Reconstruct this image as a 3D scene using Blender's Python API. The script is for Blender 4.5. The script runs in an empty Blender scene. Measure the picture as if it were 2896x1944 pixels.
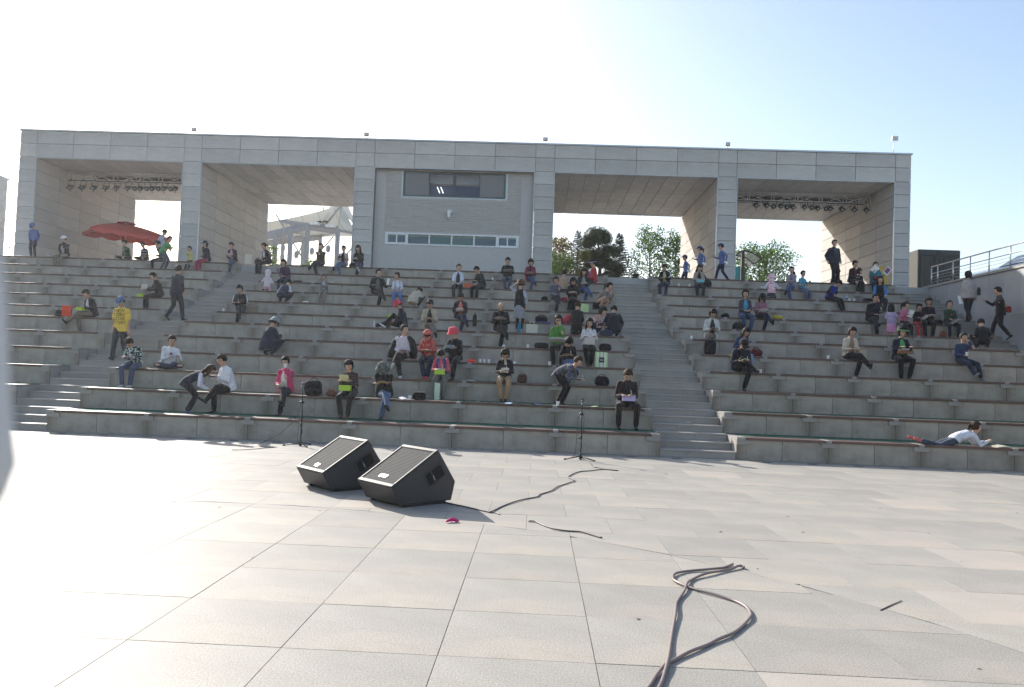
import bpy, bmesh, math, random
from mathutils import Vector, Matrix
R = math.radians
V = Vector
random.seed(7)
SC = bpy.context.scene
COL = SC.collection
# ------------------------------------------------------------------ camera
CAM_F, CAM_H, YAW, PITCH, ROLL = 2209.0, 1.677, 0.0341, 0.0380, 0.0377
_fw = V((-math.sin(YAW)*math.cos(PITCH), math.cos(YAW)*math.cos(PITCH), math.sin(PITCH)))
_r0 = V((math.cos(YAW), math.sin(YAW), 0)); _u0 = _r0.cross(_fw)
_rt = _r0*math.cos(ROLL) + _u0*math.sin(ROLL)
_up = -_r0*math.sin(ROLL) + _u0*math.cos(ROLL)
cd = bpy.data.cameras.new('camera'); cam = bpy.data.objects.new('camera', cd); COL.objects.link(cam)
cam.matrix_world = Matrix(((_rt.x, _up.x, -_fw.x, 0), (_rt.y, _up.y, -_fw.y, 0), (_rt.z, _up.z, -_fw.z, CAM_H), (0, 0, 0, 1)))
cd.sensor_width = 36; cd.lens = CAM_F/2896*36; cd.clip_start = .03; cd.clip_end = 3000
cd.dof.use_dof = True; cd.dof.focus_distance = 17; cd.dof.aperture_fstop = 7.0
SC.camera = cam
# ------------------------------------------------------------------ world, sun, exposure
SUN = V((-.80, 1.0, .68)).normalized()
w = bpy.data.worlds.new('World'); SC.world = w; w.use_nodes = True
nt = w.node_tree; bg = nt.nodes['Background']
sky = nt.nodes.new('ShaderNodeTexSky'); sky.sky_type = 'NISHITA'; sky.sun_disc = False
sky.sun_elevation = math.asin(SUN.z); sky.sun_rotation = math.atan2(SUN.x, SUN.y)
sky.air_density = 1.0; sky.dust_density = 1.5; sky.ozone_density = 1.4; sky.altitude = 50
hsv = nt.nodes.new('ShaderNodeHueSaturation'); hsv.inputs['Saturation'].default_value = 1.0; nt.links.new(sky.outputs[0], hsv.inputs['Color']); wb = nt.nodes.new('ShaderNodeMixRGB'); wb.blend_type = 'MULTIPLY'; wb.inputs[0].default_value = 1; wb.inputs[2].default_value = (1.06, .985, .915, 1); nt.links.new(hsv.outputs[0], wb.inputs[1]); nt.links.new(wb.outputs[0], bg.inputs[0]); bg.inputs[1].default_value = .108
ld = bpy.data.lights.new('sun', 'SUN'); ld.energy = 3.5; ld.angle = R(.5); ld.color = (1, .95, .87)
lo = bpy.data.objects.new('sun', ld); COL.objects.link(lo)
lo.rotation_euler = SUN.to_track_quat('Z', 'Y').to_euler()
SC.view_settings.view_transform = 'Standard'; SC.view_settings.look = 'None'
SC.view_settings.exposure = 1.30; SC.view_settings.gamma = 1
SC.render.engine = 'CYCLES'
# ------------------------------------------------------------------ layout numbers
RISE = .4815
def D(i): return 17.089 + (i-1)*1.2186 + (1.111 if i >= 7 else 0)
XL2, XL, XA, XB, XE, XW = -12.42, -10.87, 2.70, 4.345, 14.15, 15.55
YF, YB = 35.845, 45.1
ZP = 12*RISE; ZS, ZT = 11.05, 12.36
def px(x, y, Y):                      # where the line of sight through a photo point meets depth Y
    d = _fw + _rt*((x-1448)/CAM_F) - _up*((y-972)/CAM_F)
    return V((0, 0, CAM_H)) + d*(Y/d.y)
def pz(x, y, z=0):
    d = _fw + _rt*((x-1448)/CAM_F) - _up*((y-972)/CAM_F)
    return V((0, 0, CAM_H)) + d*((z-CAM_H)/d.z)
# ------------------------------------------------------------------ materials
def srgb(c):
    if isinstance(c, str):
        c = tuple(int(c[i:i+2], 16)/255 for i in (0, 2, 4))
        return tuple(x/12.92 if x <= .04045 else ((x+.055)/1.055)**2.4 for x in c)
    return c
class NT:
    def __init__(s, name):
        s.m = bpy.data.materials.new(name); s.m.use_nodes = True; s.t = s.m.node_tree
        s.b = s.t.nodes['Principled BSDF']
    def n(s, typ, **k):
        o = s.t.nodes.new('ShaderNode'+typ)
        for a, b in k.items():
            if a.startswith('i_'):
                a = a[2:]
                o.inputs[int(a) if a.isdigit() else a.replace('_', ' ')].default_value = b
            else: setattr(o, a, b)
        return o
    def l(s, a, b): s.t.links.new(a, b)
    def mapped(s, scale, kind='Object'):
        tc = s.n('TexCoord'); mp = s.n('Mapping'); mp.inputs['Scale'].default_value = scale
        s.l(tc.outputs[kind], mp.inputs[0]); return mp.outputs[0]
    def noise(s, vec, scale, detail=4, rough=.6):
        n = s.n('TexNoise'); n.inputs['Scale'].default_value = scale; n.inputs['Detail'].default_value = detail; n.inputs['Roughness'].default_value = rough
        if vec is not None: s.l(vec, n.inputs['Vector'])
        return n.outputs['Fac']
    def ramp(s, fac, stops):
        r = s.n('ValToRGB'); e = r.color_ramp.elements
        e[0].position, e[0].color = stops[0][0], (*stops[0][1], 1)
        e[1].position, e[1].color = stops[-1][0], (*stops[-1][1], 1)
        for p, c in stops[1:-1]:
            x = e.new(p); x.color = (*c, 1)
        s.l(fac, r.inputs[0]); return r.outputs[0]
    def mix(s, f, a, b, mode='MIX'):
        m = s.n('MixRGB', blend_type=mode)
        for i, v in enumerate((f, a, b)):
            if hasattr(v, 'node'): s.l(v, m.inputs[i])
            else: m.inputs[i].default_value = v if i == 0 else (*v, 1) if len(v) == 3 else v
        return m.outputs[0]
    def math(s, op, a, b=0.):
        m = s.n('Math', operation=op)
        for i, v in enumerate((a, b)):
            if hasattr(v, 'node'): s.l(v, m.inputs[i])
            else: m.inputs[i].default_value = v
        return m.outputs[0]
    def bump(s, h, strength=.3, dist=.01):
        b = s.n('Bump'); b.inputs['Strength'].default_value = strength; b.inputs['Distance'].default_value = dist
        s.l(h, b.inputs['Height']); s.l(b.outputs[0], s.b.inputs['Normal'])
    def base(s, c):
        if hasattr(c, 'node'): s.l(c, s.b.inputs['Base Color'])
        else: s.b.inputs['Base Color'].default_value = (*c, 1)
    def rough(s, v):
        if hasattr(v, 'node'): s.l(v, s.b.inputs['Roughness'])
        else: s.b.inputs['Roughness'].default_value = v
def g(v, t=(1, 1, 1)): return tuple(v*x for x in t)
MATS = {}
def simple(name, col, rough=.6, metal=0., var=.12, scale=8., bump=0., spec=.5):
    key = ('s', name)
    if key in MATS: return MATS[key]
    m = NT(name); c = srgb(col)
    f = m.noise(m.mapped((1, 1, 1)), scale, 4)
    m.base(m.ramp(f, [(.3, tuple(x*(1-var) for x in c)), (.7, tuple(min(1, x*(1+var)) for x in c))]))
    m.rough(rough); m.b.inputs['Metallic'].default_value = metal
    m.b.inputs['Specular IOR Level'].default_value = spec
    if bump: m.bump(m.noise(m.mapped((1, 1, 1)), scale*3, 3), bump)
    MATS[key] = m.m; return m.m
def granite(name, dark, light, rough=.62, pink=0., stain=False, island=False, spec=.5, grain=150.):
    m = NT(name); ob = m.mapped((1, 1, 1))
    geo = m.n('NewGeometry'); oi = m.n('ObjectInfo')
    sp = m.noise(ob, grain, 2, .7)
    c = m.ramp(sp, [(.34, dark), (.5, tuple((a+b)/2 for a, b in zip(dark, light))), (.66, light)])
    big = m.noise(m.mapped((1, 1, 1), 'Object'), 1.3, 5)
    c = m.mix(.6, c, m.ramp(big, [(.3, (.78, .78, .76)), (.7, (1.12, 1.12, 1.12))]), 'MULTIPLY')
    rnd = m.math('FRACT', m.math('ADD', oi.outputs['Random'], geo.outputs['Random Per Island']))
    c = m.mix(1, c, m.ramp(rnd, [(0, (.91, .912, .915)), (.55, (1, 1, 1)), (1, (1.07, 1.06, 1.035))]), 'MULTIPLY')
    if pink:
        r2 = m.math('FRACT', m.math('MULTIPLY', rnd, 7.31))
        pk = m.math('GREATER_THAN', r2, 1-pink)
        c = m.mix(m.math('MULTIPLY', pk, .20), c, (.60, .50, .43), 'MIX')
        soft = m.ramp(m.noise(m.mapped((1, 1, 1), 'Object'), .45, 3), [(.5, (1, 1, 1)), (.75, (1.08, .99, .90))])
        c = m.mix(.8, c, soft, 'MULTIPLY')
        sc = m.ramp(m.noise(m.mapped((1, 3.5, 1)), 2.2, 6, .7), [(.52, (1, 1, 1)), (.8, (.80, .77, .73))])
        c = m.mix(.85, c, sc, 'MULTIPLY')
        vo = m.n('TexVoronoi'); vo.inputs['Scale'].default_value = 2.6; vo.inputs['Randomness'].default_value = 1; m.l(m.mapped((1, 1, 1)), vo.inputs['Vector'])
        c = m.mix(.55, c, m.ramp(vo.outputs['Distance'], [(.022, (.45, .42, .38)), (.05, (1, 1, 1))]), 'MULTIPLY')
    if stain:
        tc = m.n('TexCoord'); sx = m.n('SeparateXYZ'); m.l(tc.outputs['Object'], sx.inputs[0])
        ax = m.math('ABSOLUTE', sx.outputs[0])
        wob = m.noise(m.mapped((16, 1, .7)), 2.5, 5, .7)
        f = m.math('SUBTRACT', m.math('ADD', -.02, m.math('MULTIPLY', wob, .62)), ax)
        f = m.math('MULTIPLY', m.math('MAXIMUM', m.math('MINIMUM', m.math('MULTIPLY', f, 3.2), 1), 0), .62)
        c = m.mix(f, c, (.10, .078, .052), 'MIX')
        low = m.ramp(m.noise(m.mapped((1.5, 1, 2)), 2.0, 5), [(.42, (1.08, 1.08, 1.08)), (.75, (.66, .64, .60))])
        c = m.mix(.8, c, low, 'MULTIPLY')
    m.base(c); m.rough(rough); m.b.inputs['Specular IOR Level'].default_value = spec
    m.bump(sp, .25, .004); return m.m
def concrete(name, c, warm=0, bl=.75):
    m = NT(name); gn = m.n('TexCoord')
    lines = m.noise(m.mapped((.5, .5, 26)), 3., 3, .5)
    fine = m.noise(m.mapped((3, 3, 110)), 1.5, 3, .6)
    blot = m.noise(m.mapped((1, 1, 1.6)), 1.1, 6, .62)
    oi = m.n('ObjectInfo')
    cc = m.ramp(lines, [(.3, tuple(x*.86 for x in c)), (.7, tuple(x*1.08 for x in c))])
    cc = m.mix(.55, cc, m.ramp(fine, [(.3, (.84, .84, .84)), (.7, (1.1, 1.1, 1.1))]), 'MULTIPLY')
    cc = m.mix(bl, cc, m.ramp(blot, [(.36, (.80, .80, .80)), (.5, (1, 1, 1)), (.7, (1.08, 1.07, 1.05))]), 'MULTIPLY')
    cc = m.mix(1, cc, m.ramp(oi.outputs['Random'], [(0, (.88, .88, .89)), (1, (1.09, 1.085, 1.07))]), 'MULTIPLY')
    # darker edges close to panel borders (a noisy rim, from the panel's own box coordinates)
    sx = m.n('SeparateXYZ'); m.l(gn.outputs['Generated'], sx.inputs[0])
    def edge(o): return m.math('MULTIPLY', m.math('ABSOLUTE', m.math('SUBTRACT', o, .5)), 2)
    e = m.math('MAXIMUM', edge(sx.outputs[0]), edge(sx.outputs[2]))
    e = m.math('ADD', e, m.math('MULTIPLY', m.noise(m.mapped((2, 2, 7)), 2.0, 5, .7), .24))
    cc = m.mix(.8, cc, m.ramp(e, [(1.0, (1, 1, 1)), (1.07, (.74, .73, .72))]), 'MULTIPLY')
    m.base(cc); m.rough(.8); m.b.inputs['Specular IOR Level'].default_value = .3
    m.bump(fine, .25, .006); return m.m
M_SLAB = granite('plaza_granite', g(.25, (1, .95, .86)), g(.42, (1, .955, .87)), .62, pink=.05, grain=90, spec=.2)
M_RISE = granite('riser_granite', g(.265, (1, .915, .79)), g(.45, (1, .915, .80)), .7, stain=True)
M_STEP = granite('step_granite', g(.235, (1, .94, .86)), g(.41, (1, .94, .87)), .6)
M_CAP = granite('cap_granite', g(.20, (1, .95, .88)), g(.36, (1, .95, .88)), .62)
M_WALLG = granite('wall_granite', g(.26, (.97, 1, 1.05)), g(.38, (.97, 1, 1.05)), .6)
M_CONC = concrete('panel_concrete', (.50, .485, .46))
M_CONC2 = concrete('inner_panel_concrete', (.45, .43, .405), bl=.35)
M_JOINT = simple('joint_shadow_gap', (.10, .10, .10), .9)
M_DUST = simple('dark_bedding', (.13, .12, .11), .95)
M_CARPET = simple('green_carpet', (.022, .12, .075), .95, var=.25, scale=60)
M_METALR = simple('grey_steel', (.42, .44, .46), .4, .6)
M_STEEL = simple('stainless_rail', (.55, .55, .56), .28, .9)
M_BLACK = simple('black_plastic', (.018, .018, .02), .45)
M_WHITE = simple('white_paint', (.75, .75, .74), .5, var=.04)
def wood():
    m = NT('bench_wood'); oi = m.n('ObjectInfo')
    f = m.noise(m.mapped((1.2, 30, 30)), 3, 4, .6)
    c = m.ramp(f, [(.3, (.06, .034, .027)), (.7, (.14, .082, .064))])
    c = m.mix(1, c, m.ramp(oi.outputs['Random'], [(0, (.8, .8, .8)), (1, (1.25, 1.25, 1.25))]), 'MULTIPLY')
    m.base(c); m.rough(.5); m.bump(f, .3, .003); return m.m
M_WOOD = wood()
# ------------------------------------------------------------------ mesh helpers
class MB:
    def __init__(s): s.v = []; s.f = []; s.mi = []; s.sm = []
    def add(s, vs, fs, mi=0, sm=False):
        o = len(s.v); s.v += [tuple(x) for x in vs]
        for f in fs: s.f.append([i+o for i in f]); s.mi.append(mi); s.sm.append(sm)
    def box(s, x0, x1, y0, y1, z0, z1, mi=0, M=None):
        vs = [V((x, y, z)) for z in (z0, z1) for y in (y0, y1) for x in (x0, x1)]
        if M is not None: vs = [M @ p for p in vs]
        s.add(vs, [(0, 2, 3, 1), (4, 5, 7, 6), (0, 1, 5, 4), (2, 6, 7, 3), (0, 4, 6, 2), (1, 3, 7, 5)], mi)
    def bbox(s, x0, x1, y0, y1, z0, z1, b=.01, mi=0, M=None):   # box with chamfered edges
        bm = bmesh.new(); bmesh.ops.create_cube(bm, size=1)
        for v in bm.verts: v.co = V(((x0+x1)/2+v.co.x*(x1-x0), (y0+y1)/2+v.co.y*(y1-y0), (z0+z1)/2+v.co.z*(z1-z0)))
        bmesh.ops.bevel(bm, geom=bm.edges[:], offset=b, segments=2, affect='EDGES', profile=.5)
        bm.verts.index_update()
        s.add([M @ v.co if M is not None else v.co.copy() for v in bm.verts], [[v.index for v in f.verts] for f in bm.faces], mi)
        bm.free()
    def tube(s, pts, rad, n=8, mi=0, side=None, cap=True, sm=True):
        # rad: number or (rx, ry) per point; side: reference direction of rx
        pts = [V(p) for p in pts]; N = len(pts)
        if not isinstance(rad, list): rad = [rad]*N
        vs = []; ref = V(side) if side is not None else None
        for i, p in enumerate(pts):
            t = (pts[min(i+1, N-1)] - pts[max(i-1, 0)])
            t = t.normalized() if t.length > 1e-9 else V((0, 0, 1))
            if ref is None: ref = t.orthogonal()
            a = (ref - t*ref.dot(t))
            a = a.normalized() if a.length > 1e-6 else t.orthogonal().normalized()
            b = t.cross(a)
            if side is None: ref = a
            r = rad[i]; rx, ry = r if isinstance(r, tuple) else (r, r)
            for k in range(n):
                th = 2*math.pi*k/n
                vs.append(p + a*(rx*math.cos(th)) + b*(ry*math.sin(th)))
        fs = []
        for i in range(N-1):
            for k in range(n):
                k2 = (k+1) % n
                fs.append((i*n+k, i*n+k2, (i+1)*n+k2, (i+1)*n+k))
        if cap: fs += [tuple(range(n-1, -1, -1)), tuple((N-1)*n+k for k in range(n))]
        s.add(vs, fs, mi, sm)
    def rtube(s, pts, rad, n=8, mi=0, side=None):      # tube with rounded ends
        pts = [V(p) for p in pts]; N = len(pts)
        if not isinstance(rad, list): rad = [rad]*N
        def sc(r, k): return (r[0]*k, r[1]*k) if isinstance(r, tuple) else r*k
        def mn(r): return min(r) if isinstance(r, tuple) else r
        a = (pts[0]-pts[1]).normalized(); b = (pts[-1]-pts[-2]).normalized()
        r0, r1 = mn(rad[0]), mn(rad[-1])
        P = [pts[0]+a*r0*.95, pts[0]+a*r0*.6] + pts + [pts[-1]+b*r1*.6, pts[-1]+b*r1*.95]
        Q = [sc(rad[0], .3), sc(rad[0], .8)] + rad + [sc(rad[-1], .8), sc(rad[-1], .3)]
        s.tube(P, Q, n, mi, side)
    def ell(s, c, rx, ry, rz, M=None, nu=12, nv=8, mi=0, fn=None):
        c = V(c); vs = []; fs = []
        for j in range(nv+1):
            ph = math.pi*j/nv
            for i in range(nu):
                th = 2*math.pi*i/nu
                p = V((rx*math.sin(ph)*math.cos(th), ry*math.sin(ph)*math.sin(th), rz*math.cos(ph)))
                if fn: p = fn(p)
                if M is not None: p = M @ p
                vs.append(c+p)
        for j in range(nv):
            for i in range(nu):
                i2 = (i+1) % nu
                fs.append((j*nu+i, (j+1)*nu+i, (j+1)*nu+i2, j*nu+i2))
        s.add(vs, fs, mi, True)
    def prism(s, poly, d, mi=0):          # poly list of Vectors, extruded by vector d
        n = len(poly); d = V(d)
        vs = [V(p) for p in poly] + [V(p)+d for p in poly]
        fs = [tuple(range(n-1, -1, -1)), tuple(range(n, 2*n))] + [(i, (i+1) % n, n+(i+1) % n, n+i) for i in range(n)]
        s.add(vs, fs, mi)
    def mesh(s, name, mats):
        me = bpy.data.meshes.new(name); me.from_pydata(s.v, [], s.f)
        for m in (mats if isinstance(mats, (list, tuple)) else [mats]): me.materials.append(m)
        me.polygons.foreach_set('material_index', s.mi); me.polygons.foreach_set('use_smooth', s.sm)
        bm = bmesh.new(); bm.from_mesh(me); bmesh.ops.recalc_face_normals(bm, faces=bm.faces); bm.to_mesh(me); bm.free()
        return me
    def build(s, name, mats, parent=None, loc=(0, 0, 0), rz=0.):
        return link(name, s.mesh(name, mats), parent, loc, rz)
def link(name, me, parent=None, loc=(0, 0, 0), rz=0.):
    o = bpy.data.objects.new(name, me); COL.objects.link(o)
    o.location = loc; o.rotation_euler = (0, 0, rz)
    if parent is not None: o.parent = parent
    return o
def tag(o, label=None, cat=None, group=None, kind=None):
    for k, v in (('label', label), ('category', cat), ('group', group), ('kind', kind)):
        if v: o[k] = v
    return o
def thing(name, label, cat, loc=(0, 0, 0), rz=0., group=None):
    o = bpy.data.objects.new(name, None); COL.objects.link(o); o.empty_display_size = .1
    o.location = loc; o.rotation_euler = (0, 0, rz); return tag(o, label, cat, group)
def copy_tree(o, parent=None):
    c = o.copy(); COL.objects.link(c)
    if parent is not None: c.parent = parent
    for ch in list(o.children): copy_tree(ch, c)
    return c
# ================================================================== PLAZA
mb = MB(); mb.add([(-250, -60, -.02), (250, -60, -.02), (250, 17.6, -.02), (-250, 17.6, -.02)], [(0, 1, 2, 3)])
plaza = mb.build('plaza_ground', M_DUST); tag(plaza, kind='structure')
GC, GR = V((-3.5, 1.8)), 7.52
def clip(poly, inside):
    # keep the side of the local tangent of the big ring joint
    c = sum(poly, V((0, 0)))/len(poly); d = (c-GC)
    if d.length < 1e-6: return poly if inside else []
    nrm = d.normalized(); out = []
    sgn = 1 if inside else -1
    lim = GR-.003 if inside else GR+.003
    n = len(poly)
    for i in range(n):
        a, b = poly[i], poly[(i+1) % n]
        da = sgn*(lim-(a-GC).dot(nrm)); db = sgn*(lim-(b-GC).dot(nrm))
        if da >= 0: out.append(a)
        if da*db < 0: out.append(a.lerp(b, da/(da-db)))
    return out
slabs = []
XJ = [-.53+.931*k for k in range(-26, 30)]
for inside in (True, False):
    dep = .885
    k0 = -8 if inside else -9
    for r in range(k0, 16):
        y0 = 3.77+r*.885 if inside else 4.05+r*.885
        y1 = y0+dep
        if y1 > 17.1: y1 = 17.1
        if y0 >= 17.08 or y0 < -4: continue
        for c in range(len(XJ)-1):
            sh = 0 if inside else (.4655 if r % 2 else 0)
            x0, x1 = XJ[c]+sh, XJ[c+1]+sh
            gp = .0026 if inside else .0016
            cc = V(((x0+x1)/2, (y0+y1)/2))
            d = (cc-GC).length
            if (d < GR+.9) != inside and (d > GR-.9) == inside: continue
            p = [V((x0+gp, y0+gp)), V((x1-gp, y0+gp)), V((x1-gp, y1-gp)), V((x0+gp, y1-gp))]
            if abs(d-GR) < .9: p = clip(p, inside)
            elif inside and d > GR or (not inside and d < GR): continue
            if len(p) < 3: continue
            ar = abs(sum(p[i].x*p[(i+1) % len(p)].y-p[(i+1) % len(p)].x*p[i].y for i in range(len(p))))/2
            if ar < .015: continue
            slabs.append((p, ar))
def vis(p):
    c = sum(p, V((0, 0)))/len(p)
    if c.y < 3.2: return -1
    x = (c.x+.034*c.y)/c.y
    return -1 if abs(x) > .70 else 1
ranked = sorted([s for s in slabs if vis(s[0]) > 0], key=lambda s: -s[1]/max(1, (sum(s[0], V((0, 0)))/len(s[0])).y)**3)
near = ranked[:298]; nid = set(id(s) for s in near)
for p, a in near:
    m = MB(); c = sum(p, V((0, 0)))/len(p)
    q = [V((v.x-c.x, v.y-c.y, 0)) for v in p]; dz = random.uniform(-.0012, .0012)
    m.prism([V((v.x, v.y, -.03)) for v in q], (0, 0, .03))
    m.build('paving_slab', M_SLAB, plaza, (c.x, c.y, dz))
m = MB()
for s in slabs:
    if id(s) in nid: continue
    m.prism([V((v.x, v.y, -.03)) for v in s[0]], (0, 0, .03))
o = m.build('paving_slab', M_SLAB, plaza); o['kind'] = 'stuff'
# drain slots at the foot of the lowest tier
dm = MB(); dm.box(-.09, .09, -.03, .03, -.004, .004); dme = dm.mesh('drain_slot', M_BLACK)
for k in range(26): link('drain_slot', dme, plaza, (-10.3+k*.95, 16.72, .002))
# upper terrace ground behind the stage building
mb = MB()
mb.box(-60, XW, D(12)+.2, 400, ZP-.6, ZP-.05)
mb.box(XW+.35, 60, -10, 400, ZP-.6, ZP-.052)
up = mb.build('upper_terrace_ground', granite('terrace_paving', g(.28), g(.42), .8)); tag(up, kind='structure')
# ================================================================== SEATING TIERS
def tiers(name, label, x0, x1, nmod, tlist=range(1, 13)):
    T = thing(name, label, 'seating terrace', ((x0+x1)/2, 17.1, 0))
    L = (x1-x0)/nmod; ox = (x0+x1)/2
    pm = []
    for sgn in (1, -1):
        a = MB(); xa, xb = (.004, L/2-.004) if sgn > 0 else (-L/2+.004, -.004)
        a.bbox(xa, xb, 0, .05, 0, RISE-.052, .004); pm.append(a.mesh('riser_panel', M_RISE))
    bmh = MB()
    for k in range(3): bmh.bbox(.062, L-.062, -.045+k*.15, .098+k*.15, -.052, 0, .006)
    bme = bmh.mesh('wooden_bench', M_WOOD)
    bmh = MB()
    for k in range(3): bmh.bbox(.19, L-.062, -.045+k*.15, .098+k*.15, -.052, 0, .006)
    bmeL = bmh.mesh('wooden_bench', M_WOOD)
    bmh = MB()
    for k in range(3): bmh.bbox(.062, L-.19, -.045+k*.15, .098+k*.15, -.052, 0, .006)
    bmeR = bmh.mesh('wooden_bench', M_WOOD)
    sb = MB(); sb.bbox(-.055, .055, -.05, .42, -.056, 0, .004); sb.bbox(-.16, .16, -.035, .01, -.155, -.057, .004)
    sbm = sb.mesh('support_block', M_CAP)
    ec = []
    for sgn in (1, -1):
        e = MB(); e.bbox(*((0, .185) if sgn > 0 else (-.185, 0)), -.05, .5, -.056, .002, .004)
        e.bbox(*((0, .30) if sgn > 0 else (-.30, 0)), -.035, .02, -.155, -.057, .004); ec.append(e.mesh('end_block', M_CAP))
    for i in tlist:
        z = i*RISE; y = D(i); y2 = D(i+1) if i < 12 else D(12)+1.6
        b = MB(); b.box(x0-ox+.001, x1-ox-.001, .05, .425, 0, z-.056); b.box(x0-ox+.001, x1-ox-.001, .425, y2-y+.045, 0, z-.018)
        tr = b.build('tread_slab', M_STEP, T, (0, y-17.1, 0))
        if i <= 3:
            c = MB(); c.box(x0-ox+.25, x1-ox-.02, .44, y2-y-.004, 0, .012)
            c.build('green_carpet', M_CARPET, T, (0, y-17.1, z-.018))
        for k in range(nmod):
            xs = x0+k*L-ox
            a = link('riser_panel', pm[0], T, (xs, y-17.1, z-RISE+.0)); b2 = link('riser_panel', pm[1], T, (xs+L, y-17.1, z-RISE))
            me = bmeL if k == 0 else bmeR if k == nmod-1 else bme
            link('wooden_bench', me, T, (xs, y-17.1, z))
            if k: link('support_block', sbm, T, (xs, y-17.1, z))
        link('end_block', ec[0], T, (x0-ox, y-17.1, z)); link('end_block', ec[1], T, (x1-ox, y-17.1, z))
    return T
tiers('seating_terrace', 'long middle block of granite seating tiers with brown wooden bench tops between two stairways', XL, XA, 6)
tiers('seating_terrace', 'left block of granite seating tiers with wooden bench tops, beyond the left stairway', XL2-1.9*7, XL2, 7)
tiers('seating_terrace', 'right block of granite seating tiers with wooden bench tops, between stairway and retaining wall', XB, XE, 5)
def stairs(label, x0, x1):
    T = thing('stairway', label, 'stairs', ((x0+x1)/2, 17.1, 0)); w = (x1-x0)/2-.006
    for i in range(1, 13):
        y2 = D(i+1) if i < 12 else D(12)+1.7
        for k in range(3):
            yf = D(i)+k*.406; z1 = (i-1)*RISE+(k+1)*RISE/3
            if k == 2 and i == 12: z1 -= .05
            yb = D(i)+(k+1)*.406+.03 if k < 2 else y2+.03
            s = MB()
            # two or three stones per step
            cuts = sorted([-w]+[random.uniform(-w*.4, w*.4)]+[w])
            for a, b in zip(cuts, cuts[1:]): s.bbox(a+.002, b-.002, 0, yb-yf, z1-.035, z1, .007); s.box(a+.002, b-.002, .018, .07, z1-(.17 if i > 1 or k else z1), z1-.036)
            s.build('stair_step', M_STEP, T, (0, yf-17.1, 0))
    b = MB()
    for i in range(1, 13):
        y2 = D(i+1) if i < 12 else D(12)+1.6
        b.box(-w, w, D(i)-17.1+.45, y2-17.1+.4, 0, (i-1)*RISE+.14)
    b.build('stair_core', M_STEP, T)
stairs('left granite stairway climbing between the left and middle seating blocks', XL2, XL)
stairs('central granite stairway climbing between the middle and right seating blocks', XA, XB)
stairs('right granite stairway climbing along the retaining wall', XE, XW)
# ================================================================== RETAINING WALL + RAIL
T = thing('retaining_wall', 'pale granite slab retaining wall beside the right stairway', 'wall', (XW, 30, 0))
b = MB(); b.box(.03, .35, -40, 2.1, 0, ZP-.02); b.build('wall_core', M_WALLG, T)
wp = MB(); wp.bbox(0, .03, .003, .897, .003, 1.497, .003); wpm = wp.mesh('granite_panel', M_WALLG)
for r in range(4):
    for k in range(26):
        z = ZP-.06-1.5*(r+1)
        o = link('granite_panel', wpm, T, (0, 2.1-.9*(k+1)+(.0), z))
b = MB()
for k in range(14): b.bbox(-.05, .42, 2.12-1.8*(k+1)+.003, 2.12-1.8*k-.003, ZP-.055, ZP+.03, .005)
b.build('coping', M_CAP, T)
T = thing('guard_rail', 'stainless steel guard rail with thin wires on the retaining wall', 'railing', (15.8, 32.06, ZP))
for k in range(11):
    y = [0, -.5, -1.65, -2.85, -4.05, -5.3][k] if k < 6 else -5.3-1.22*(k-5)
    b = MB(); b.tube([(0, y, .02), (0, y, .83)], .024, 8); b.box(-.05, .05, y-.05, y+.05, .03, .04); b.build('post', M_STEEL, T)
for z, r_, n in ((.84, .026, 'top_rail'), (.56, .018, 'middle_rail'), (.44, .007, 'wire'), (.32, .007, 'wire'), (.2, .007, 'wire')):
    b = MB(); b.tube([(0, 0, z), (0, -12, z)], r_, 8); b.build(n, M_STEEL, T)
# ================================================================== STAGE BUILDING
FX = [(-24.90, -24.08), (-16.98, -16.15), (-8.83, -7.95), (-.45, .435), (7.97, 8.81), (15.97, 16.68)]   # pillars
BT = thing('stage_building', 'long grey concrete panel stage building with five open bays above the seating', 'building', (0, YF, ZP-.05))
OZ = ZP-.05
M_STRUCT = simple('building_core', (.22, .22, .22), .9)
def pan(name, x0, x1, y0, y1, z0, z1, mat=M_CONC, b=.008, gap=.010):
    m = MB()
    ax = min(range(3), key=lambda i: (x1-x0, y1-y0, z1-z0)[i])
    lo = [x0, y0, z0]; hi = [x1, y1, z1]
    for i in range(3):
        if i != ax: lo[i] += gap; hi[i] -= gap
    c = [(a+b_)/2 for a, b_ in zip(lo, hi)]
    m.bbox(lo[0]-c[0], hi[0]-c[0], lo[1]-c[1], hi[1]-c[1], lo[2]-c[2], hi[2]-c[2], b)
    return m.build(name, mat, BT, (c[0], c[1]-YF, c[2]-OZ))
core = MB()
for a, b in FX: core.box(a+.05, b-.05, .05, YB-YF-.05, 0, ZS-OZ+.1)
core.box(FX[0][0]+.05, FX[-1][1]-.05, .05, YB-YF-.05, ZS-OZ+.05, ZT-OZ-.06)
core.build('building_core', M_STRUCT, BT)
zb = [ZS, (ZS+ZT)/2-.01, ZT-.05]
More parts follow.
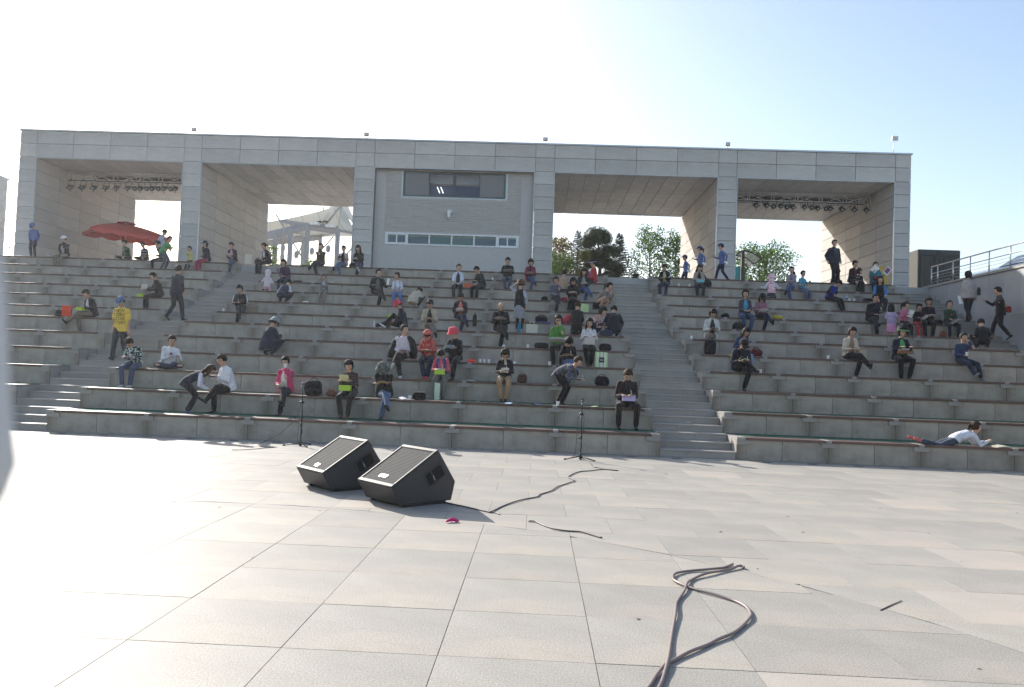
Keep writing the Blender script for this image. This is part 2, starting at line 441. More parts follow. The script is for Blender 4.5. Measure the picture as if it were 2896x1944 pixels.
for i, (a, b) in enumerate(FX):
    for r in range(2): pan('beam_panel', a, b, YF, YF+.05, zb[r], zb[r+1])
    h = (ZS-OZ)/9
    for r in range(9): pan('pillar_panel', a, b, YF, YF+.05, OZ+r*h, OZ+(r+1)*h)
    # long side faces inside the bays
    for xs, s in ((a, -1), (b, 1)):
        if (i == 0 and s < 0): xs_name = 'outer_wall_panel'
        elif (i == 5 and s > 0): xs_name = 'outer_wall_panel'
        else: xs_name = 'inner_wall_panel'
        if (i, s) in ((2, 1), (3, -1)): continue
        top = ZS if xs_name[0] == 'i' else ZS
        for r in range(9):
            for k in range(5):
                y0 = YF+.055+k*(YB-YF-.06)/5; y1 = YF+.055+(k+1)*(YB-YF-.06)/5
                pan(xs_name, xs, xs+s*.045 if False else xs-s*.045, y0, y1, OZ+r*h, OZ+(r+1)*h, M_CONC2) if s < 0 else \
                    pan(xs_name, xs-.045, xs, y0, y1, OZ+r*h, OZ+(r+1)*h, M_CONC2)
for i in range(5):
    a, b = FX[i][1], FX[i+1][0]; n = 4; wd = (b-a)/n
    for k in range(n):
        for r in range(2): pan('beam_panel', a+k*wd, a+(k+1)*wd, YF, YF+.05, zb[r], zb[r+1])
    if i != 2:
        n = 10; wd = (b-a)/n
        for k in range(n):
            for j in range(3):
                y0 = YF+.06+j*(YB-YF-.07)/3
                pan('ceiling_panel', a+k*wd, a+(k+1)*wd, y0, y0+(YB-YF-.07)/3, ZS, ZS+.045, M_CONC2)
    # pale metal trim round the opening
    for (p, q, r_, s_) in ((a-.002, a+.035, OZ, ZS), (b-.035, b+.002, OZ, ZS), (a+.035, b-.035, ZS-.035, ZS+.002)):
        m = MB(); m.box(p, q, -.015, .06, r_-OZ, s_-OZ); m.build('opening_trim', M_METALR, BT)
m = MB(); m.box(FX[0][0]-.04, FX[-1][1]+.04, -.05, YB-YF+.04, ZT-OZ-.05, ZT-OZ+.02); m.build('roof_flashing', M_METALR, BT)
# ---- control room between the third and fourth pillars
cx0, cx1 = FX[2][1]+.035, FX[3][0]-.035; YW = .35
M_CLAD = simple('ribbed_cladding', (.44, .43, .415), .55, .15, .06)
M_DGREEN = simple('dark_green_frame', (.012, .045, .045), .4)
M_WFRAME = simple('white_window_frame', (.72, .74, .76), .4)
def room_wall():
    # wall built round the two window openings
    U = (-6.62, -1.80, 9.79-OZ, 10.98-OZ); Lw = (-7.37, -1.10, 7.50-OZ, 8.06-OZ)
    m = MB()
    m.box(cx0, cx1, YW, YW+.1, 0, Lw[2]); m.box(cx0, cx1, YW, YW+.1, Lw[3], U[2]); m.box(cx0, cx1, YW, YW+.1, U[3], ZS-OZ)
    for (a, b, z0, z1) in ((cx0, Lw[0], Lw[2], Lw[3]), (Lw[1], cx1, Lw[2], Lw[3]), (cx0, U[0], U[2], U[3]), (U[1], cx1, U[2], U[3])): m.box(a, b, YW, YW+.1, z0, z1)
    m.build('infill_wall', M_CLAD, BT)
    # horizontal ribs, cut round the upper window
    rb = MB(); z = Lw[3]+.10
    while z < ZS-OZ-.06:
        segs = [(-7.42, -1.06)] if (z < U[2]-.10) else ([(-7.42, U[0]-.08), (U[1]+.08, -1.06)] if z < U[3]+.02 else [])
        for a, b in segs:
            rb.prism([V((a, YW-.002, z)), V((a, YW-.032, z+.012)), V((a, YW-.032, z+.04)), V((a, YW-.002, z+.052))], (b-a, 0, 0))
        z += .085
    o = rb.build('cladding_rib', M_CLAD, BT); o['kind'] = 'stuff'
    for zz in (.62, 1.22):
        for k in range(4):
            a = cx0+k*(cx1-cx0)/4; q = MB(); q.bbox(a+.006, a+(cx1-cx0)/4-.006, YW-.02, YW-.001, zz-.59, zz, .004); q.build('lower_cladding_sheet', M_CLAD, BT)
    q = MB(); q.box(-.43-.35, -.43+.0, 0, 0, 0, 0) if False else None
    # upper window
    fr = MB(); a, b, z0, z1 = U
    for bx in ((a, b, z1-.09, z1), (a, b, z0, z0+.07), (a, a+.09, z0+.07, z1-.09), (b-.09, b, z0+.07, z1-.09), ((a+b)/2-.06, (a+b)/2+.06, z0+.07, z1-.09)): fr.box(bx[0], bx[1], YW-.04, YW+.09, bx[2], bx[3])
    W = fr.build('upper_window', M_DGREEN, BT)
    lip = MB()
    for bx in ((a-.09, b+.09, z0-.08, z0-.002), (a-.09, a-.002, z0, z1+.0), (b+.002, b+.09, z0, z1)): lip.box(bx[0], bx[1], YW-.03, YW+.01, bx[2], bx[3])
    lip.build('window_surround', M_METALR, BT)
    def pane(name, col, par, x0, x1, y, z0, z1, tr=0.):
        m_ = NT(name+'_glass%g' % tr if tr else name+str(col)); m_.base(col); m_.rough(.06); m_.b.inputs['Specular IOR Level'].default_value = .6
        if tr: m_.b.inputs['Alpha'].default_value = 1-tr
        q = MB(); q.box(x0, x1, y, y+.012, z0, z1); return q.build('pane', m_.m, par)
    xs = [a+.09, a+1.20, (a+b)/2-.06, (a+b)/2+.06, b-1.20, b-.09]
    scr = (.13, .12, .115); blu = (.028, .05, .11)
    pane('screen', scr, W, xs[0], xs[1], YW-.01, z0+.07, z1-.09)
    pane('screen', scr, W, xs[4], xs[5], YW-.01, z0+.07, z1-.09)
    pane('clear', blu, W, xs[1]+.05, xs[2], YW+.01, z0+.07, z1-.09, .75)
    pane('clear', blu, W, xs[3], xs[4]-.05, YW+.01, z0+.07, z1-.09, .75)
    for x in (xs[1], xs[4]-.05):
        q = MB(); q.box(x, x+.05, YW-.03, YW+.04, z0+.07, z1-.09); q.build('sash_bar', M_DGREEN, W)
    # reflections in the panes, built as a pale strip, blue sheet and glowing tubes
    m1 = simple('blue_reflection', (.05, .10, .26), .7); m2 = simple('pale_reflection', (.85, .87, .86), .8)
    q = MB(); q.box(a, b, YW+.9, YW+.95, z0-.3, z1-.42); q.build('reflection_sheet', m1, BT)
    q = MB(); q.box(a, b, YW+.45, YW+.47, z1-.44, z1-.02); q.build('reflection_strip', m2, BT)
    em = NT('reflected_tube'); em.b.inputs['Emission Color'].default_value = (.95, 1, .95, 1); em.b.inputs['Emission Strength'].default_value = 1.3
    for x in (-5.10, -4.93, -2.72):
        q = MB(); q.tube([(x, YW+.6, z0+.62), (x+.13, YW+.6, z0+.33)], .022 if x < -3 else .014, 6); q.build('reflected_tube', em.m, BT)
    # lower ribbon window
    a, b, z0, z1 = Lw; fr = MB()
    fr.box(a, b, YW-.04, YW+.09, z0, z0+.06); fr.box(a, b, YW-.04, YW+.09, z1-.06, z1)
    cuts = [a, a+1.05, a+2.08, a+3.13, a+4.18, b-1.03, b]
    for k, x in enumerate(cuts):
        x0, x1 = (x, x+.06) if k == 0 else (x-.06, x) if k == 6 else (x-.03, x+.03)
        fr.box(x0, x1, YW-.038, YW+.09, z0+.06, z1-.06)
    W2 = fr.build('ribbon_window', M_WFRAME, BT)
    for k in range(6):
        x0 = cuts[k]+(.06 if k == 0 else .03); x1 = cuts[k+1]-(.06 if k == 5 else .03)
        if k in (0, 5):
            f2 = MB(); xm = (x0+x1)/2
            for bx in ((x0, x1, z0+.06, z0+.10), (x0, x1, z1-.10, z1-.06), (x0, x0+.07, z0+.10, z1-.10), (x1-.07, x1, z0+.10, z1-.10), (xm-.03, xm+.03, z0+.10, z1-.10)): f2.box(bx[0], bx[1], YW-.02, YW+.03, bx[2], bx[3])
            f2.build('sliding_sash', M_WFRAME, W2)
        pane('lower', (.012, .05, .085) if k not in (2, 3) else (.01, .085, .085), W2, x0, x1, YW+.005, z0+.06, z1-.06)
        q = MB(); q.box(x0, x1, YW+.0, YW+.004, z1-.17, z1-.062); q.build('roller_blind', simple('dim_blind', (.16, .20, .18), .7), W2)
room_wall()
# security camera
T = thing('security_camera', 'white dome security camera on the control room wall between the two windows', 'camera', (-4.39, YF+YW, 8.9))
m = MB(); m.box(-.12, .12, -.10, -.034, .12, .26); m.tube([(0, -.1, .2), (0, -.26, .2)], .03, 8); m.build('bracket', M_WHITE, T)
m = MB(); m.rtube([(0, -.26, .18), (0, -.26, -.06)], .075, 10); m.build('housing', M_WHITE, T)
m = MB(); m.ell((0, -.26, -.15), .085, .085, .085); m.build('dome', simple('camera_dome', (.35, .36, .38), .2), T)
# roof floodlights
for n, (x, y_, lab) in enumerate(((-16.7, .3, 'small floodlight on the roof edge above the second pillar from the left'), (-8.45, .3, 'small floodlight on the roof edge above the third pillar from the left'),
                              (-.03, .3, 'small floodlight on the roof edge above the fourth pillar from the left'), (8.41, .3, 'small floodlight on the roof edge above the fifth pillar from the left'), (16.0, .3, 'white square floodlight on a taller pole above the right end of the roof'))):
    h = .18 if n < 4 else .62
    T = thing('floodlight', lab, 'floodlight', (x, YF+y_, ZT+.02))
    m = MB(); m.tube([(0, 0, 0), (0, 0, h)], .016, 6); m.build('pole', M_STEEL, T)
    a = .11 if n < 4 else .14
    m = MB(); m.bbox(-a, a, -.06, .06, h, h+a*1.6, .015, M=Matrix.Rotation(R(8), 4, 'X')); m.build('lamp_head', simple('lamp_grey', (.22, .2, .2), .5) if n < 4 else M_WHITE, T)
    m = MB(); m.box(-a*.7, a*.7, -.072, -.062, h+a*.4, h+a*1.3, M=Matrix.Rotation(R(8), 4, 'X')); m.build('lens', simple('lamp_lens', (.5, .5, .52), .2), T)
# ---- trusses with stage lights
M_TRUSS = simple('truss_aluminium', (.62, .62, .62), .5, .15)
def truss(lab, x0, x1, y, zc):
    T = thing('lighting_truss', lab, 'truss', (x0, y, zc)); L = x1-x0; h = .19
    for (yy, zz) in ((-h, -h), (-h, h), (h, -h), (h, h)):
        m = MB(); m.tube([(0, yy, zz), (L, yy, zz)], .034, 6); m.build('chord', M_TRUSS, T)
    n = int(L/1.08); dx = L/n
    for k in range(n+1):
        x = k*dx
        m = MB()
        for a, b in (((x, -h, -h), (x, -h, h)), ((x, h, -h), (x, h, h)), ((x, -h, h), (x, h, h)), ((x, -h, -h), (x, h, -h))): m.tube([a, b], .026, 6)
        if k < n:
            s = 1 if k % 2 else -1
            m.tube([(x, -h, -h*s), (x+dx, -h, h*s)], .02, 6); m.tube([(x, h, h*s), (x+dx, h, -h*s)], .02, 6)
        m.build('lattice_brace', M_TRUSS, T)
    for k in range(5):
        m = MB(); xx = .6+k*(L-1.2)/4; m.tube([(xx, 0, h), (xx, 0, ZS-zc)], .015, 6); m.build('hanger', M_TRUSS, T)
    m = MB(); m.tube([(xx_, -h+.02*math.sin(xx_*5), -h-.05-.015*math.sin(xx_*9)) for xx_ in [k*.3 for k in range(int(L/.3))]], .022, 6); m.build('cable', M_BLACK, T)
    m = MB(); m.bbox(.9, L-.2, .75, 1.1, -.05, .2, .02); m.build('roller_box', simple('slate_box', (.05, .055, .065), .6), T)
    return T
truss('silver box truss hanging under the ceiling of the leftmost bay', -24.0, -17.06, 38.5, 10.80)
truss('silver box truss hanging under the ceiling of the rightmost bay', 8.9, 15.9, 38.5, 10.78)
M_LAMP = simple('stage_lamp_black', (.022, .025, .028), .45); M_RING = simple('stage_lamp_silver', (.32, .32, .33), .35, .7)
def stage_light(kind):
    T = thing('stage_light', 'x', 'stage light')
    m = MB(); m.tube([(-.16, 0, -.32), (-.16, 0, -.04), (-.08, 0, .0), (.08, 0, 0), (.16, 0, -.04), (.16, 0, -.32)], .010, 5); m.tube([(0, 0, 0), (0, 0, .1)], .03, 6); m.build('yoke', M_LAMP, T)
    tl = Matrix.Translation((0, 0, -.32)) @ Matrix.Rotation(R(28), 4, 'X')
    if kind == 'dark':
        m = MB(); m.tube([tl @ V((0, -.16, 0)), tl @ V((0, .0, 0)), tl @ V((0, .16, 0))], [.115, .11, .07], 10); m.build('can', M_LAMP, T)
        m = MB(); m.ell(tl @ V((0, -.165, 0)), .05, .015, .05); m.build('lens', M_RING, T)
        for a in range(4):
            m = MB()
            c = V((.185*math.cos(a*math.pi/2), -.16, .185*math.sin(a*math.pi/2))); d = V((.04, 0, 0)) if a % 2 else V((.0, 0, .04))
            m.prism([tl @ (c-d-V((0, .004, 0))), tl @ (c*1.0+d-V((0, .004, 0))), tl @ V((c.x*.62, -.16, c.z*.62))], (0, .012, .0))
            m.build('barn_door', M_LAMP, T)
    else:
        m = MB(); m.tube([tl @ V((0, -.13, 0)), tl @ V((0, .13, 0))], [.145, .09], 12); m.build('can', M_RING, T)
        m = MB(); m.tube([tl @ V((0, -.14, 0)), tl @ V((0, -.125, 0))], .115, 12); m.build('lens', M_LAMP, T)
        m = MB(); m.tube([tl @ V((0, -.15, 0)), tl @ V((0, -.13, 0))], .055, 12); m.build('reflector', M_RING, T)
    return T
sd, sr = stage_light('dark'), stage_light('ring'); used = set()
ORD = 'first second third fourth fifth sixth seventh eighth ninth tenth'.split(); cnt = {}
def place_light(nx, ny, kind, lab, grp):
    cnt[grp] = cnt.get(grp, 0)+1; lab = ORD[cnt[grp]-1]+' '+lab.replace(' hanging from', ' from the left on')
    p = sd if kind == 'd' else sr
    o = p if kind not in used else copy_tree(p); used.add(kind)
    q = px(nx, ny, 38.5); o.location = (q.x, 38.3, q.z+.32); o['label'] = lab; o['group'] = grp
    o.rotation_euler = (0, 0, R(random.uniform(-14, 14)))
for x, k in ((208, 'd'), (242, 'd'), (274, 'd'), (308, 'd'), (338, 'd'), (370, 'd'), (389, 'r'), (405, 'd'), (424, 'r'), (438, 'd'), (455, 'r'), (471, 'd'), (490, 'r'), (503, 'd')):
    place_light(x, 532+(x-208)*.014, k, ('black barn-door spotlight' if k == 'd' else 'silver round-faced stage light')+' hanging from the truss in the leftmost bay', 'stage lights on the left truss, '+('black' if k == 'd' else 'silver'))
for x, y, k in ((2133.7, 582, 'd'), (2162, 582, 'd'), (2183, 585, 'r'), (2202.6, 584, 'd'), (2219.8, 587, 'r'), (2236, 587, 'd'), (2270, 587, 'd'), (2289, 588, 'r'), (2306, 590, 'd'), (2329.6, 591, 'r'), (2342, 591, 'd'), (2374.8, 593, 'd'), (2410.8, 594, 'd'), (2444.4, 595, 'd')):
    place_light(x, y, k, ('black barn-door spotlight' if k == 'd' else 'silver round-faced stage light')+' hanging from the truss in the rightmost bay', 'stage lights on the right truss, '+('black' if k == 'd' else 'silver'))
# ================================================================== NEIGHBOUR BLOCK AT FAR LEFT
T = thing('concrete_building', 'grey concrete panel block cut off by the left edge of the picture', 'building', (-37.6, 40, OZ))
m = MB(); m.box(-5, 4.55, .05, 6.6, 0, 6.63); m.build('building_core', M_STRUCT, T)
for r in range(10):
    for k in range(5):
        m = MB(); m.bbox(-.92, .92, -.02, .03, -.325, .325, .008); m.build('wall_panel', M_CONC, T, (4.6-.93-1.87*k, 0, .33+r*.665))
    for k in range(5):
        m = MB(); m.bbox(-.02, .03, -.65, .65, -.325, .325, .008); m.build('wall_panel', M_CONC, T, (4.58, .68+1.32*k, .33+r*.665))
m = MB(); m.box(-5, 4.68, -.06, 6.7, 6.63, 6.75); m.build('roof_flashing', M_METALR, T)
# ================================================================== MEMBRANE CANOPY
T = thing('tensile_canopy', 'white tensile membrane canopy on a grey steel frame seen through the second bay', 'canopy', (-17.5, 58, OZ))
def L_(x, y, Y=58): p = px(x, y, Y); return V((p.x+17.5, p.y-58, p.z-OZ))
M_COLS = simple('canopy_steel', (.32, .32, .33), .6)
M_MEM = NT('white_membrane'); M_MEM.base((.62, .62, .58)); M_MEM.rough(.7); M_MEM.b.inputs['Transmission Weight'].default_value = 0
tr = M_MEM.n('BsdfTranslucent'); tr.inputs[0].default_value = (.7, .7, .66, 1); mxs = M_MEM.n('MixShader'); mxs.inputs[0].default_value = .35
outn = M_MEM.t.nodes['Material Output']; M_MEM.l(M_MEM.b.outputs[0], mxs.inputs[1]); M_MEM.l(tr.outputs[0], mxs.inputs[2]); M_MEM.l(mxs.outputs[0], outn.inputs[0]); M_MEM = M_MEM.m
def sheet(A, B, C_, D_, sag, name, n=8):      # four corners, saddle shaped
    vs = []; fs = []
    for j in range(n+1):
        for i in range(n+1):
            u, v = i/n, j/n
            p = A*(1-u)*(1-v)+B*u*(1-v)+C_*u*v+D_*(1-u)*v
            p = p+V((0, 0, -sag*4*(u*(1-u)*.6+v*(1-v)*.4)))
            vs.append(p)
    for j in range(n):
        for i in range(n): k = j*(n+1)+i; fs.append((k, k+1, k+n+2, k+n+1))
    m = MB(); m.add(vs, fs, 0, True); o = m.build(name, M_MEM, T)
    md = o.modifiers.new('s', 'SOLIDIFY'); md.thickness = .03; return o
pk = L_(966, 578)
sheet(L_(742, 631), pk, L_(1004, 652), L_(742, 668, 60), .25, 'membrane')
sheet(L_(925, 586, 60), L_(975, 560, 66), L_(1020, 655, 66), L_(965, 584, 58.5), .2, 'membrane')
sheet(L_(742, 662, 62), L_(1000, 640, 62), L_(1000, 668, 70), L_(742, 690, 70), -.3, 'membrane')
for k in range(5):
    u = (k+.5)/5; a = L_(742, 631).lerp(pk, u); b = L_(742, 668, 60).lerp(L_(1004, 652), u)
    m = MB(); m.tube([a+V((0, -.05, -.15)), (a+b)/2+V((0, -.05, -.3)), b+V((0, -.05, 0))], .02, 5); m.build('membrane_seam', simple('seam', (.42, .42, .4), .7), T)
cols = [(780, 660, 58), (823, 645, 58), (871, 634, 58), (956, 648, 58), (858, 672, 63), (907, 657, 63), (800, 690, 66)]
for x, y, Y in cols:
    a = L_(x, y, Y); m = MB(); w_ = .15 if Y < 60 else .12
    m.box(a.x-w_, a.x+w_, a.y-w_, a.y+w_, 0, a.z); m.build('column', M_COLS, T)
def beam(a, b, h=.2):
    m = MB(); a, b = L_(*a), L_(*b); m.tube([a, b], [(h*.5, h), (h*.5, h)], 4, side=(b-a).cross(V((0, 0, 1))), sm=False); m.build('beam', M_COLS, T)
beam((740, 671, 58), (871, 640, 58), .3); beam((871, 640, 58), (956, 652, 58), .3); beam((823, 650, 58), (907, 662, 63), .25); beam((907, 662, 63), (956, 652, 58), .25)
beam((780, 665, 58), (858, 676, 63), .25); beam((740, 690, 66), (907, 672, 66), .25); beam((956, 652, 58), (1000, 660, 58), .1); beam((795, 626, 58), (868, 637, 58), .14)
for a, b in (((780, 606, 57.5), (858, 735, 60)), ((918, 638, 58), (964, 584, 57.9)), ((966, 584, 58), (956, 648, 58)), ((842, 725, 62), (856, 688, 62)), ((910, 706, 62), (942, 671, 61)), ((914, 586, 59), (914, 640, 58)), ((824, 612, 59), (824, 646, 58)), ((982, 717, 60), (998, 700, 60))):
    m = MB(); m.tube([L_(*a), L_(*b)], .065 if a[0] != 966 else .03, 6); m.build('brace', M_COLS, T)
for x, y in ((904, 628), (920, 627)):
    m = MB(); c = L_(x, y, 57.7); m.ell(c, .22, .15, .07); m.build('floodlight', M_BLACK, T)
for x, y in ((890, 634), (935, 641)):
    m = MB(); c = L_(x, y, 57.6); m.box(c.x-.35, c.x+.35, c.y-.2, c.y+.2, c.z-.06, c.z+.12); m.build('lamp_box', M_WHITE, T)
m = MB()
for z in (.55, 1.0): m.tube([L_(780, 700, 64)+V((0, 0, -L_(780, 700, 64).z+z)), L_(960, 700, 64)+V((0, 0, -L_(960, 700, 64).z+z+.3))], .03, 5)
T2 = thing('deck_railing', 'thin grey railing on the deck behind the canopy columns', 'railing', (-17.5, 58, OZ)); m.build('rail', M_METALR, T2)
m = MB(); [m.tube([(x, 6, 0), (x, 6, 1.1)], .03, 5) for x in (-2.4, -1.2, 0, 1.2, 2.4)]; m.build('rail_post', M_METALR, T2)
for n, (x, y) in enumerate(((800, 702), (798, 729), (838, 721), (882, 711), (928, 704))):
    p = px(x, y, 57.4); m = MB(); m.rtube([(0, 0, -.12), (0, 0, .12)], .17, 10); o = m.build('paper_lantern', simple('lantern', (.34, .35, .35), .6), None, tuple(p))
    c = MB(); c.tube([(0, 0, .1), (0, 0, 2.6)], .008, 4); c.build('string', M_METALR, o)
    tag(o, ['pale hanging lantern left of the second canopy column', 'lowest pale hanging lantern beside the leftmost canopy column', 'pale hanging lantern between the second and third canopy columns', 'pale hanging lantern right of the third canopy column, near the man in olive', 'pale hanging lantern highest at right, left of the fourth canopy column'][n], 'lantern', 'lanterns hung under the canopy')
# ================================================================== VEGETATION
def leafmat(name, c1, c2, tr=.35):
    m = NT(name); geo = m.n('NewGeometry')
    col = m.ramp(geo.outputs['Random Per Island'], [(0, c1), (1, c2)]); m.base(col); m.rough(.6); m.b.inputs['Specular IOR Level'].default_value = .3
    t = m.n('BsdfTranslucent'); m.l(m.mix(1, col, (1.6, 1.7, .6), 'MULTIPLY'), t.inputs[0]); x = m.n('MixShader'); x.inputs[0].default_value = tr
    o = m.t.nodes['Material Output']; m.l(m.b.outputs[0], x.inputs[1]); m.l(t.outputs[0], x.inputs[2]); m.l(x.outputs[0], o.inputs[0]); return m.m
M_LEAF = leafmat('broad_leaf', (.028, .072, .02), (.085, .145, .04)); M_LEAFR = leafmat('turning_leaf', (.07, .05, .02), (.15, .10, .03))
M_NEED = leafmat('pine_needle', (.012, .028, .014), (.035, .06, .022), .15); M_YEW = leafmat('yellow_shrub', (.06, .07, .02), (.13, .13, .03), .2)
M_BARK = simple('bark', (.10, .075, .05), .9, var=.3)
def leaves(m, c, rx, ry, rz, n, s, rng, mi=0, shell=.0):
    for _ in range(n):
        while True:
            d = V((rng.uniform(-1, 1), rng.uniform(-1, 1), rng.uniform(-1, 1)))
            if shell < d.length <= 1: break
        p = V(c)+V((d.x*rx, d.y*ry, d.z*rz)); a = V((rng.gauss(0, 1), rng.gauss(0, 1), rng.gauss(0, 1))).normalized(); b = a.orthogonal().normalized()
        q = a.cross(b); ls = s*rng.uniform(.6, 1.3)
        m.add([p-a*ls, p+q*ls*.45, p+a*ls, p-q*ls*.45], [(0, 1, 2, 3)], mi)
def broad(lab, x, y, h, w_, seed, mat=None, n=2600, name='leafy_tree', cat='tree', ls=.082, grp=None, dens=1., trunk=.35):
    rng = random.Random(seed); T = thing(name, lab, cat, (x, y, OZ), 0, grp)
    t = MB(); t.tube([(0, 0, 0), (.04, 0, h*.3), (-.03, .02, h*.6), (0, 0, h*.93)], [.085, .065, .04, .012], 7)
    c = MB(); nl = 34
    for k in range(nl):
        z0 = h*(.18+.72*k/nl); ang = k*2.4+rng.uniform(-.4, .4); env = w_*.5*math.sin(math.pi*min(1, (z0/h*.80+.18)))**.7*rng.uniform(.55, 1.1)
        e = V((math.cos(ang)*env, math.sin(ang)*env*.9, z0+env*rng.uniform(.5, .9))); e.z = min(e.z, h*rng.uniform(.9, 1.0))
        t.tube([(0, 0, z0), (e.x*.5, e.y*.5, z0+(e.z-z0)*.35), e], [.028, .018, .006], 5)
        for f in (.45, .7, .9, 1.03):
            q = V((e.x*f, e.y*f, z0+(e.z-z0)*f)); leaves(c, q, .34*w_/2.6, .34*w_/2.6, .28*w_/2.6, int(n*1.2/nl/4), ls, rng)
    t.build('trunk', M_BARK, T); c.build('crown', mat or M_LEAF, T)
def conifer(lab, x, y, h, w_, seed, grp=None, dens=1.):
    rng = random.Random(seed); T = thing('conifer_tree', lab, 'tree', (x, y, OZ), 0, grp)
    t = MB(); t.tube([(0, 0, 0), (0, 0, h*.5), (0, 0, h)], [.09, .05, .006], 7); c = MB()
    nb = int(170*dens)
    for k in range(nb):
        f = (k/nb); z0 = h*(.06+.86*f); ln = w_*.5*(1-f)**.8*rng.uniform(.75, 1.15)+.05; a = k*2.4
        tip = V((math.cos(a)*ln, math.sin(a)*ln, z0+ln*.12)); t.tube([(0, 0, z0), tip], [.018, .005], 4)
        for j in range(int(6+ln*15)):
            u = rng.uniform(.15, 1.05); p = V((0, 0, z0)).lerp(tip, u)
            for s in (-1, 1):
                dd = V((math.cos(a+s*1.0), math.sin(a+s*1.0), rng.uniform(-.25, .25)))*rng.uniform(.12, .26)*(1.15-u*.5)
                q = dd.cross(V((0, 0, 1))).normalized()*.045
                c.add([p-q, p+q, p+dd+q*.4, p+dd-q*.4], [(0, 1, 2, 3)]); 
                e = dd*.6+V((0, 0, rng.uniform(-.05, .05))); c.add([p+dd*.3, p+dd*.3+V((0, 0, .02)), p+dd*.3+e.cross(V((0, 0, 1)))*.7+dd*.3], [(0, 1, 2)])
    t.build('trunk', M_BARK, T); c.build('crown', M_NEED, T)
def wx(x, Y=50): return px(x, 700, Y).x
broad('reddish green leafy tree at the left edge of the fourth bay', wx(1585), 50.5, 5.1, 2.6, 1, M_LEAFR, 2600, grp='trees behind the building')
broad('low green bush under the reddish leafy tree', wx(1580, 49), 49, 3.6, 3.0, 2, M_LEAF, 2400, 'bush', 'bush')
conifer('spruce with a thin bare leader left of the cloud-pruned pine', wx(1634, 51), 51, 5.9, 2.6, 3)
conifer('spruce with a thin bare leader right of the cloud-pruned pine', wx(1752), 50, 5.6, 3.0, 4, dens=1.2)
conifer('small spruce at the foot of the pale leafy tree in the fourth bay', wx(1800, 49), 49, 2.7, 1.8, 14)
broad('slender bright leafy tree standing right of the pruned pine', wx(1840), 50, 5.75, 3.2, 5, None, 2600)
broad('slender leafy tree beside the lit wall of the fourth bay', wx(1912, 49.5), 49.5, 5.4, 2.7, 6, None, 2500)
broad('dense leafy tree behind the curved shelter in the rightmost bay', wx(2150, 51), 51, 4.75, 4.6, 7, None, 5200)
broad('thin leafy tree at the left edge of the second bay', wx(768, 50), 50, 4.0, 1.5, 8, None, 900)
conifer('small young spruce between the canopy columns in the second bay', wx(823, 50), 50, 2.3, 1.2, 9, dens=.8)
broad('small bush beside the man in olive seen through the second bay', wx(888, 50), 50, 2.9, 1.5, 10, None, 900, 'bush', 'bush')
# cloud-pruned pine
T = thing('pruned_pine', 'cloud-pruned pine with rounded dark pads in the fourth bay', 'tree', (wx(1690, 48.5), 48.5, OZ)); bx = wx(1690, 48.5)
def PL(x, y, dy=0): p = px(x, y, 48.5); return V((p.x-bx, dy, p.z-OZ))
t = MB(); t.tube([PL(1694, 800), PL(1697, 760), PL(1690, 728), PL(1693, 700), PL(1688, 672)], [.13, .11, .09, .07, .04], 8)
for e, dy in (((1668, 698), .1), ((1725, 705), 0), ((1655, 728), -.3), ((1712, 750), .1), ((1674, 690), .1), ((1704, 692), -.1)): t.tube([PL(1692, e[1]+18), PL((1692+e[0])/2, e[1]+8, dy/2), PL(e[0], e[1], dy)], [.05, .035, .02], 6)
t.build('trunk', M_BARK, T); rng = random.Random(5)
for (x, y, rx, rz, dy, mt) in ((1688, 668, 38, 27, 0, 0), (1663, 686, 24, 21, .2, 0), (1710, 676, 22, 22, -.2, 0), (1722, 707, 27, 17, .1, 0), (1738, 714, 16, 14, 0, 0), (1654, 728, 22, 20, -.5, 1), (1680, 720, 28, 17, 0, 0), (1703, 730, 26, 17, .2, 0), (1694, 744, 26, 15, 0, 0), (1726, 750, 28, 19, .1, 0), (1748, 762, 26, 18, .3, 0), (1668, 748, 18, 14, .3, 0), (1672, 676, 20, 20, .3, 0)):
    c = PL(x, y, dy); k = 48.5/2209; rx *= k; rz *= k; m = MB()
    m.ell(c, rx*.8, rx*.75, rz*.78, nu=12, nv=8)
    for _ in range(int(1500*rx*rz/.35)+250):
        while True:
            d = V((rng.uniform(-1, 1), rng.uniform(-1, 1), rng.uniform(-.9, 1)))
            if .1 < d.length < 1: break
        d.normalize(); d *= rng.uniform(.78, 1.0); p = c+V((d.x*rx, d.y*rx*.95, d.z*rz)); dd = (d+V((rng.gauss(0, .35), rng.gauss(0, .35), .5+rng.gauss(0, .3)))).normalized()*rng.uniform(.06, .13)
        q = dd.cross(V((rng.gauss(0, 1), rng.gauss(0, 1), rng.gauss(0, 1)))).normalized()*.014
        m.add([p-q, p+q, p+dd], [(0, 1, 2)])
    m.build('foliage_pad', M_YEW if mt else M_NEED, T)
def shrub(lab, x, y, Y, r, mat):
    p = px(x, y, Y); m = MB(); rg = random.Random(int(x)); m.ell((0, 0, 0), r*.8, r*.8, r*.7); leaves(m, (0, 0, 0), r, r, r*.85, 700, .05, rg, 0, .7)
    tag(m.build('shrub', mat, None, (p.x, Y, max(OZ+.3, p.z))), lab, 'shrub')
shrub('yellow-green clipped shrub behind the woman with long hair', 1650, 775, 48, .5, M_YEW)
shrub('dark green clipped shrub under the pruned pine at right', 1720, 795, 48.2, .85, M_NEED)
